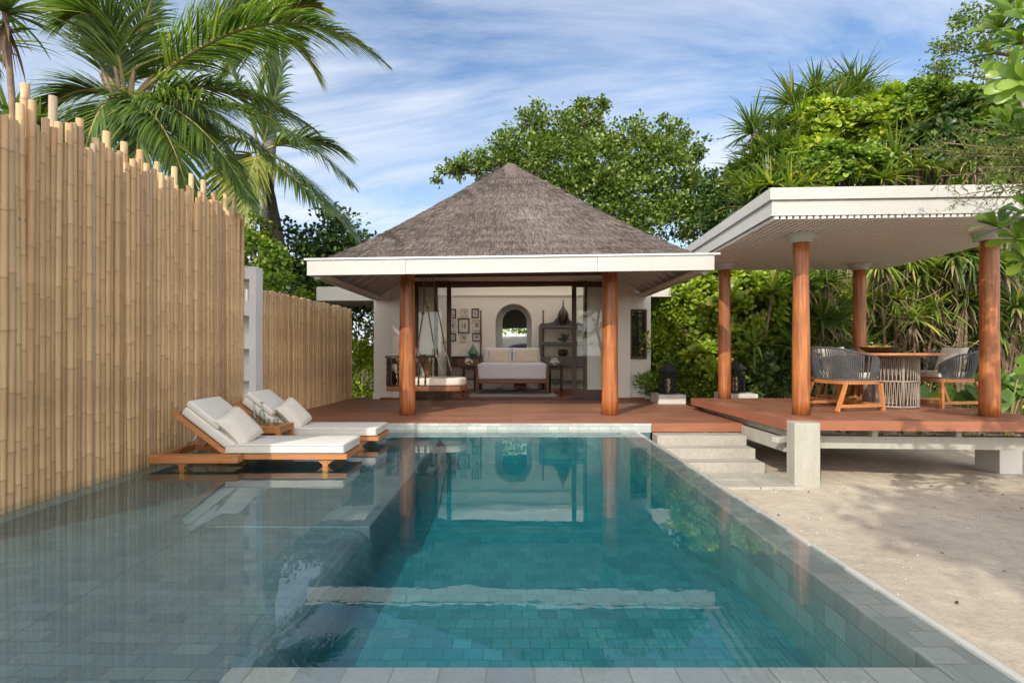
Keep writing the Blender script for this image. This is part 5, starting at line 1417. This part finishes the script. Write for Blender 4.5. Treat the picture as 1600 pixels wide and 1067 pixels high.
# rear mass of leaves: top follows the silhouette of the hedge
def sil(x):   # hedge-top height (m) against x at Y ~ 14.5
    return np.interp(x, [2.5, 5.0, 6.2, 7.0, 8.4, 9.6, 10.5, 11.5, 13, 16, 19], [2.4, 2.9, 3.8, 6.2, 7.7, 7.6, 7.2, 7.0, 7.6, 8.6, 8.6])
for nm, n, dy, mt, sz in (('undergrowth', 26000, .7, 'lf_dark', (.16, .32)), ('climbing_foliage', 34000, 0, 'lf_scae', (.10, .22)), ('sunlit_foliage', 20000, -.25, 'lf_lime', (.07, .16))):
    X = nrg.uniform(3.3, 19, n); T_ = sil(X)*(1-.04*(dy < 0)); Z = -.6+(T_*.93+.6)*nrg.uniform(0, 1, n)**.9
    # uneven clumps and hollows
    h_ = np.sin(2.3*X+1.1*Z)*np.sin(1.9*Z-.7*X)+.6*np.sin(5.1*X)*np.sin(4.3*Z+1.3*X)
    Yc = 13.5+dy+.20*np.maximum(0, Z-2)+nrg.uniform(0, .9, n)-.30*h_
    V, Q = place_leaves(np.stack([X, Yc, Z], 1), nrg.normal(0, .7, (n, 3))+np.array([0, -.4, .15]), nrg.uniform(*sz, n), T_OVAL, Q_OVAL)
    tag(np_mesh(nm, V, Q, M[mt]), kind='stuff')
def hz(px, py, Y): return pp(px, py, Y)
# bushes seen below the pavilion roof
small_bush(hz(1052, 520, 14.2), (1.0, .8, 1.45), 9500, 'lf_lime', 'fine-leaved yellow-green bush beside the villa wall and its casement window', None, (.06, .12))
small_bush(hz(1075, 600, 13.2), (1.1, .5, .65), 3600, 'lf_scae', 'low green bush behind the lantern plinths', None, (.07, .13))
sea_lettuce(hz(1100, 470, 13.8), (.85, .6, .9), 110, 'lf_lime', 'bright glossy-leaved bush between the villa eave and the slim pavilion column', .34)
sea_lettuce(hz(1165, 480, 13.3), (.80, .6, .9), 90, 'lf_lime', 'yellow-green glossy bush right behind the slim pavilion column', .34)
sea_lettuce(hz(1150, 565, 12.9), (.95, .5, .65), 110, 'lf_lime', 'glossy-leaved bush above the lantern that stands behind the pavilion column', .30)
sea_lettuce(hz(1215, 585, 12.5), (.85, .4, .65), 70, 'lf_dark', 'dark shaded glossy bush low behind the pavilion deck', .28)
sea_lettuce(hz(1240, 500, 13.2), (.8, .5, 1.0), 60, 'lf_scae', 'glossy-leaved bush between the two columns closest to the steps', .32)
screwpine([(*hz(1208, 455, 12.5), (.1, -.3, 1)), (*hz(1180, 540, 12.4), (0, -.5, .9))], tuple(hz(1205, 620, 12.7))[:2]+(-.6,), 'screw pine with bright yellow-green straps under the pavilion roof edge', 'lf_strap_y', .95, 34, 'screw pines in the hedge', False, .034)
screwpine([(*hz(1255, 440, 12.8), (0, -.4, .9)), (*hz(1285, 500, 12.6), (0, -.4, .9)), (*hz(1240, 540, 12.5), (-.2, -.4, .8))], tuple(hz(1262, 620, 12.9))[:2]+(-.6,), 'dark green screw pine behind the pavilion corner column', 'lf_strap', 1.05, 80)
screwpine([(*hz(1375, 410, 12.8), (0, -.6, .5)), (*hz(1420, 405, 12.9), (0, -.6, .5)), (*hz(1350, 470, 13), (0, -.5, .7)), (*hz(1400, 470, 13), (0, -.6, .5))], tuple(hz(1390, 620, 13.2))[:2]+(-.6,), 'screw pine hanging its straps over the thicket above the dining table', 'lf_strap_y', 1.0, 90)
screwpine([(*hz(1490, 400, 12.4), (0, -.6, .4)), (*hz(1520, 395, 12.3), (0, -.6, .4)), (*hz(1510, 470, 12.6), (0, -.5, .6))], tuple(hz(1505, 620, 12.8))[:2]+(-.6,), 'screw pine with a curtain of dark straps beside the outer pavilion column', 'lf_strap', 1.2, 100)
screwpine([(*hz(1345, 545, 11.6), (0, -.1, 1)), (*hz(1372, 560, 11.7), (.1, -.1, 1))], tuple(hz(1355, 620, 11.7))[:2]+(-.6,), 'clump of upright striped straps behind the bowl on the table', 'lf_strap_y', .8, 34, 'screw pines in the hedge', False, .03)
small_bush(hz(1450, 440, 13.6), (2.2, .6, 1.0), 8000, 'lf_lime', 'sunlit fine-leaved climber just under the pavilion roof edge', None, (.05, .11))
small_bush(hz(1400, 540, 13.8), (1.7, .5, 1.2), 4500, 'lf_tree', 'loose leafy bush with bare twigs behind the dining table', None, (.06, .12))
small_bush(hz(1530, 540, 13.2), (1.3, .5, 1.3), 3600, 'lf_tree', 'loose leafy bush with bare twigs behind the outer pavilion column', None, (.06, .12))
small_bush(hz(1590, 460, 12.6), (.9, .5, 1.5), 3600, 'lf_scae', 'green leafy bush filling the edge of the garden past the outer column', None, (.08, .15))
# bare tangled twigs in the shade of the hedge
sg = []
for k in range(150):
    p = Vector(hz(rnd.uniform(1290, 1600), rnd.uniform(430, 600), rnd.uniform(12.2, 13.0))); pts = [p]; d = Vector((rnd.gauss(0, .6), rnd.gauss(0, .2), rnd.gauss(.2, .6)))
    for q in range(4): d = (d+Vector((rnd.gauss(0, .4), rnd.gauss(0, .2), rnd.gauss(0, .4)))).normalized(); pts.append(pts[-1]+d*rnd.uniform(.12, .26))
    sg.append((pts, [.012, .010, .008, .006, .004]))
tag(stems('undergrowth_twigs', None, sg), kind='stuff')
# dry fallen leaves and pebbles behind the deck
n = 900; P = np.stack([nrg.uniform(7.2, 12, n), nrg.uniform(10.95, 12.6, n), np.full(n, -.45)+nrg.uniform(0, .12, n)], 1); V, Q = place_leaves(P, nrg.normal(0, 1, (n, 3))*np.array([1,1,.3]), nrg.uniform(.07, .15, n), T_OVAL, Q_OVAL); tag(np_mesh('leaf_litter', V, Q, M['lf_dry']), kind='stuff')
# arum plants with big leaves
def arum(x, y, n, s, label):
    t = thing('arum_plant', label, 'plant', (x, y, -.5), 0, 'big-leaved arum plants at the edge of the pavilion')
    st = []; parts = []
    for k in range(n):
        a = rnd.uniform(0, 6.28); h = rnd.uniform(.65, 1.15)*s; ln = rnd.uniform(.12, .30)*s; p = Vector((x+math.cos(a)*ln, y+math.sin(a)*ln*.6-.1, -.5+h)); b0 = Vector((x, y, -.5))
        st.append(([b0, b0.lerp(p, .6)+Vector((0, 0, .08)), p], [.018, .013, .008]))
        d = Vector((math.cos(a)*.35, -.35+math.sin(a)*.3, -.75+rnd.uniform(0, 1.2))).normalized(); L = rnd.uniform(.30, .46)*s
        nrm = Vector((rnd.gauss(0, .3), -.9, .35)); sd = d.cross(nrm).normalized(); nn = sd.cross(d)
        prof = [(-.22, .20), (-.05, .36), (.15, .40), (.40, .33), (.65, .22), (.85, .10), (1.0, .01)]; vs = []
        for tt, ww in prof: vs += [p+d*L*tt-sd*L*ww+nn*L*.10*(abs(ww))+nn*L*.02*math.sin(9*tt), p+d*L*max(tt, -.02)-nn*L*.03, p+d*L*tt+sd*L*ww+nn*L*.10*abs(ww)]
        m = len(prof); parts.append((np.array([tuple(v) for v in vs]), np.array([(i*3+j, i*3+j+1, i*3+j+4, i*3+j+3) for i in range(m-1) for j in range(2)])))
    V, Q = joinVQ(parts); np_mesh('leaf_blade', V, Q, M['lf_big'], t, smooth=True); stems('stalk', t, st, 'rachis')
for (px, Y, n, s, lab) in ((1432, 11.35, 6, 1.0, 'big-leaved arum seen under the seat of the armchair beside the drum base'), (1478, 11.5, 6, 1.05, 'big-leaved arum between the back legs of the armchair by the plants'), (1505, 11.3, 7, 1.15, 'tall arum with upright leaves next to the outer column foot'), (1572, 11.0, 9, 1.35, 'tall clump of arum leaves past the outer column'), (1600, 11.2, 7, 1.3, 'arum clump at the end of the pavilion deck'), (1545, 11.9, 6, 1.2, 'arum partly hidden behind the outer column')):
    arum((px-VX)*Y/F, Y, n, s, lab)

# bushes and screw pines rising above the pavilion roof
screwpine([(*hz(1215, 200, 15.2), (-.25, -.2, 1)), (*hz(1240, 165, 15.4), (0, -.2, 1)), (*hz(1275, 150, 15.4), (0, -.2, 1)), (*hz(1300, 172, 15), (.2, -.3, 1)), (*hz(1250, 200, 14.9), (0, -.5, .9))], tuple(hz(1255, 600, 15.4))[:2]+(-.7,), 'screw pine forming the highest spiky tuft of the hedge above the pavilion corner', 'lf_strap', 1.15, 110)
screwpine([(*hz(1318, 150, 15.6), (.1, -.1, 1)), (*hz(1340, 145, 15.6), (.2, -.1, 1)), (*hz(1352, 172, 15.2), (.3, -.3, 1))], tuple(hz(1335, 600, 15.6))[:2]+(-.7,), 'screw pine with long upright straps next to the highest tuft', 'lf_strap', 1.2, 110)
screwpine([(*hz(1175, 208, 15.0), (-.6, -.1, .8)), (*hz(1185, 255, 14.6), (-.5, -.3, .7)), (*hz(1205, 245, 14.5), (0, -.6, .7)), (*hz(1172, 275, 14.8), (-.4, -.3, .8))], tuple(hz(1190, 600, 15))[:2]+(-.7,), 'screw pine fanning out at the end of the hedge towards the thatched roof', 'lf_strap', 1.05, 100)
screwpine([(*hz(1225, 270, 13.9), (0, -.6, .7)), (*hz(1260, 262, 13.8), (0, -.6, .6)), (*hz(1200, 300, 13.9), (-.2, -.6, .6)), (*hz(1170, 325, 14.2), (-.2, -.5, .8))], tuple(hz(1225, 600, 14))[:2]+(-.7,), 'screw pine with grey dead leaves right above the pavilion corner', 'lf_strap', 1.05, 100)
sea_lettuce(hz(1310, 195, 14.6), (1.0, .7, .5), 130, 'lf_lime', 'lime-green bush below the highest spiky tuft', .34)
sea_lettuce(hz(1270, 245, 14.0), (.75, .5, .35), 46, 'lf_lime', 'small lime-green bush over the pavilion corner', .34)
sea_lettuce(hz(1385, 200, 14.2), (1.0, .7, .75), 140, 'lf_lime', 'mid green glossy bush in the middle of the hedge top', .30)
sea_lettuce(hz(1450, 175, 13.6), (.95, .7, .6), 130, 'lf_scae', 'glossy bush at the crest of the hedge under the bare branch', .30)
sea_lettuce(hz(1330, 262, 13.6), (1.1, .6, .42), 130, 'lf_scae', 'broad glossy bush resting just above the white roof edge', .30)
sea_lettuce(hz(1500, 215, 13.0), (1.0, .7, .75), 130, 'lf_dark', 'dark glossy bush behind the feathery branch', .30)
sea_lettuce(hz(1570, 230, 12.4), (.8, .6, .9), 60, 'lf_scae', 'glossy bush above the far end of the white roof', .30)
screwpine([(*hz(1400, 250, 13.2), (0, -.4, .9)), (*hz(1435, 262, 13.0), (.1, -.4, .9)), (*hz(1380, 280, 13.1), (0, -.4, .8)), (*hz(1430, 215, 13.3), (0, -.4, .8)), (*hz(1475, 265, 12.8), (.1, -.4, .9))], tuple(hz(1420, 600, 13.4))[:2]+(-.7,), 'screw pine with arching yellow-green straps above the white roof edge', 'lf_strap_y', 1.05, 60, 'screw pines in the hedge', False, .028)
for heads, bx, lab, mt, L_, nb_ in (
  (((1225, 215, 14.8), (1265, 190, 15.0), (1290, 205, 14.6), (1212, 240, 14.4), (1240, 235, 14.2), (1192, 232, 14.7), (1310, 165, 15.2)), 1240, 'shaggy screw pine filling the hedge crest between the spiky tufts', 'lf_strap', 1.0, 90),
  (((1205, 290, 13.6), (1235, 300, 13.5), (1180, 300, 14.0), (1160, 290, 14.6), (1262, 290, 13.5)), 1208, 'low screw pine brushing the pavilion roof corner', 'lf_strap_y', .9, 80),
  (((1400, 200, 13.6), (1420, 178, 13.9), (1440, 225, 13.2), (1372, 170, 14.4), (1465, 200, 13.2), (1490, 235, 12.9)), 1430, 'screw pine with long yellow-green straps poking through the bushes of the hedge top', 'lf_strap_y', 1.0, 50),
  (((1540, 180, 12.6), (1570, 170, 12.5), (1555, 215, 12.3), (1595, 200, 12.2), (1520, 250, 12.2)), 1560, 'screw pine at the outer end of the hedge top behind the close leaves', 'lf_strap', 1.0, 70),
  (((1290, 440, 12.9), (1310, 500, 12.8), (1300, 560, 12.6), (1270, 570, 12.4)), 1295, 'shaded screw pine between the corner column and the shaded column', 'lf_strap', 1.0, 70),
  (((1440, 430, 12.9), (1460, 480, 12.8), (1425, 500, 12.8), (1475, 420, 12.9)), 1450, 'screw pine hanging over the chair by the plants', 'lf_strap_y', 1.05, 80),
  (((1075, 500, 13.6), (1090, 560, 13.2), (1130, 440, 13.6), (1110, 520, 13.2)), 1100, 'narrow screw pine among the glossy bushes next to the slim column', 'lf_strap_y', .75, 44),
  (((1570, 420, 12.2), (1590, 480, 12.0), (1560, 520, 12.2)), 1580, 'screw pine outside the outer pavilion column', 'lf_strap', 1.0, 70)):
    screwpine([(*hz(*h), (rnd.uniform(-.25, .25), -.45, .85)) for h in heads], tuple(hz(bx, 620, heads[0][2]+.5))[:2]+(-.7,), lab, mt, L_, nb_)
# thin tree at the top of the hedge
broad_tree('slender_tree', [(hz(1490, 80, 11.5), (.35, .3, .3)), (hz(1510, 45, 11.5), (.35, .3, .35)), (hz(1470, 112, 11.5), (.40, .3, .20)), (hz(1545, 60, 11.4), (.6, .4, .7)), (hz(1530, 120, 11.4), (.6, .4, .5)), (hz(1590, 30, 11.4), (.7, .4, .6))], 2400, 'lf_tree', [hz(1640, 590, 12), hz(1630, 300, 11.8), hz(1590, 130, 11.5)], 'slender dark small-leaved tree against the sky at the hedge crest', (.05, .10), .3, 8, .9, .04)

# ------------------------------------------------------------------ close branches reaching in over the sand
TB = Vector((4.25, 3.1, -.6))
t = thing('sea_lettuce_tree', 'big sea lettuce tree leaning in over the sand with large glossy leaves close by', 'tree', TB)
hub = Vector((3.75, 3.1, 2.3))
tips = [at(1578, 118, 3.0), at(1620, 30, 3.0), at(1590, 20, 3.3), at(1562, 150, 3.1), at(1610, 150, 2.9), at(1625, 235, 3.0), at(1560, 352, 3.2), at(1592, 372, 3.15), at(1610, 330, 3.1), at(1600, 405, 3.3), at(1640, 90, 3.2), at(1650, 350, 3.2), at(1548, 82, 3.5), at(1592, 66, 3.1), at(1603, 128, 2.8), at(1576, 196, 3.3), at(1562, 40, 3.4), at(1598, 205, 3.0)]
sg = [([TB, Vector((4.1, 3.1, .8)), hub, Vector((3.9, 3.0, 3.4)), Vector((4.3, 3.0, 4.8))], [.09, .08, .06, .05, .03])]
for p in tips:
    s_h = hub if p.z < 2.5 else Vector((3.9, 3.0, 3.2)); sg.append(([s_h, s_h.lerp(p, .6)+Vector((0, .05, -.12)), p], [.022, .014, .009]))
stems('trunk', t, sg)
C = np.array([tuple(p) for p in tips]); A = np.array([(-.35, -.45, .75)]*len(C))+nrg.normal(0, .25, (len(C), 3))
V, Q = rosettes(C, A, nrg.uniform(.15, .21, len(C)), 13, (.35, 1.5))
far_c = []
for k in range(190):
    d = Vector((rnd.gauss(0, 1), rnd.gauss(0, 1), rnd.gauss(0, 1))).normalized(); c = Vector((4.75, 3.0, 4.6)); p = c+Vector((d.x*1.25, d.y*1.3, d.z*1.5))*rnd.uniform(.6, 1)
    far_c.append(tuple(p))
for k in range(26): far_c.append((rnd.uniform(3.6, 4.4), rnd.uniform(2.6, 3.6), rnd.uniform(1.4, 3.2)))
far_c = np.array([p for p in far_c if p[0] > (p[1]*.985+.05)])
V2, Q2 = rosettes(far_c, np.array([(-.1, -.1, .9)]*len(far_c))+nrg.normal(0, .4, (len(far_c), 3)), nrg.uniform(.16, .24, len(far_c)), 11)
V, Q = joinVQ([(V, Q), (V2, Q2)]); np_mesh('crown', V, Q, M['lf_scae'], t)
# feathery branch
TB = Vector((7.9, 6.2, -.6)); t = thing('feathery_shrub', 'fine needle-leaved shrub whose feathery branches cross the white roof edge', 'shrub', TB)
hub = Vector((7.2, 6.0, 3.2)); ends = []
for px, py, Y in ((1425, 232, 6.2), (1465, 222, 6.1), (1500, 242, 6.0), (1530, 262, 6.0), (1500, 305, 5.9), (1545, 225, 6.1), (1470, 275, 6.1), (1560, 262, 5.9), (1585, 235, 6.0), (1520, 202, 6.2), (1590, 290, 5.9), (1560, 300, 5.9), (1600, 200, 6.0)):
    ends.append(at(px, py, Y))
sg = [([TB, Vector((7.8, 6.2, 1.6)), hub], [.07, .06, .05])]; P, D = [], []
for e in ends:
    m1 = hub.lerp(e, .45)+Vector((0, 0, .12)); pts = [hub, m1, e]; sg.append((pts, [.02, .012, .004]))
    for k in range(16):
        s = .35+.65*k/15; p = hub*(1-s)**2+m1*2*s*(1-s)+e*s*s; tang = (e-m1).normalized()
        for side in (1, -1):
            d = (tang*.7+Vector((rnd.gauss(0, .3), rnd.gauss(0, .3), side*.6+rnd.gauss(0, .25)))).normalized(); L_ = rnd.uniform(.12, .26); q = p+d*L_; sg.append(([p, q], [.003, .0015]))
            for j in range(12):
                P.append(tuple(p.lerp(q, (j+.5)/12))); D.append(tuple(d*.6+Vector((rnd.gauss(0, .6), rnd.gauss(0, .6), rnd.gauss(0, .6)))))
stems('branch', t, sg); P, D = np.array(P), np.array(D)
V, Q = place_leaves(P, D, nrg.uniform(.035, .06, len(P)), T_SIMPLE*np.array([.55, 1, 1]), Q_SIMPLE, 1.0); np_mesh('needles', V, Q, M['lf_tree'], t)
# shade tree on the sand behind the viewpoint: its crown throws the dappled shade
broad_tree('shade_tree', [((-.3+dx, -7.3+dy, 7.6+dz), (1.5, 1.4, .8)) for dx, dy, dz in ((0, 0, 0), (1.5, .6, -.2), (-.9, 1.4, .3), (1.0, -1.5, -.1), (2.6, -.6, .1), (.6, 1.9, .1), (2.3, 1.6, -.2), (3.6, .8, 0), (-.6, -.8, .2), (1.8, -2.6, .2), (0, -2.4, .1), (3.4, -1.8, 0), (3.3, -.6, .2))], 46000, 'lf_tree', [(.9, -7.5, -.7), (.8, -7.3, 3.0), (.8, -7.2, 5.8)], 'spreading shade tree standing beyond the near end of the pool', (.12, .24), .3, 5, 2.0, .17)
# a little litter on the sand
n = 90; X = nrg.uniform(2.3, 7.5, n); Y = nrg.uniform(2.5, 8.4, n); P = np.array([(x, y, sand_z(x, y)+.012) for x, y in zip(X, Y)])
V, Q = place_leaves(P, nrg.normal(0, 1, (n, 3))*np.array([1, 1, .12]), nrg.uniform(.025, .06, n), T_OVAL, Q_OVAL); tag(np_mesh('fallen_leaves', V, Q, M['lf_dry']), kind='stuff')
n = 500; X = nrg.uniform(2.3, 8.5, n); Y = nrg.uniform(2.5, 9.4, n)
P = np.array([(x, y, sand_z(x, y)-.002) for x, y in zip(X, Y)]); V = []; Q = []
for k, p in enumerate(P):
    r = rnd.uniform(.004, .012); a = rnd.uniform(0, 6.28); c_, s_2 = math.cos(a)*r, math.sin(a)*r
    V += [p+np.array(q) for q in ((c_, s_2, 0), (-s_2, c_, 0), (-c_, -s_2, 0), (s_2, -c_, 0), (c_*.5, s_2*.5, r*.8), (-s_2*.5, c_*.5, r*.8), (-c_*.5, -s_2*.5, r*.7), (s_2*.5, -c_*.5, r*.7))]
    o_ = 8*k; Q += [(o_, o_+1, o_+5, o_+4), (o_+1, o_+2, o_+6, o_+5), (o_+2, o_+3, o_+7, o_+6), (o_+3, o_, o_+4, o_+7), (o_+4, o_+5, o_+6, o_+7)]
tag(np_mesh('pebbles', np.array(V), np.array(Q), M['stone_white']), kind='stuff')

# ------------------------------------------------------------------ render settings
S.render.engine = 'CYCLES'
S.cycles.use_denoising = True
try: S.cycles.denoiser = 'OPENIMAGEDENOISE'
except Exception: pass
S.cycles.max_bounces = 9; S.cycles.diffuse_bounces = 6; S.cycles.glossy_bounces = 4; S.cycles.transparent_max_bounces = 24; S.cycles.transmission_bounces = 4
S.cycles.caustics_reflective = False; S.cycles.caustics_refractive = False
S.cycles.sample_clamp_indirect = 6
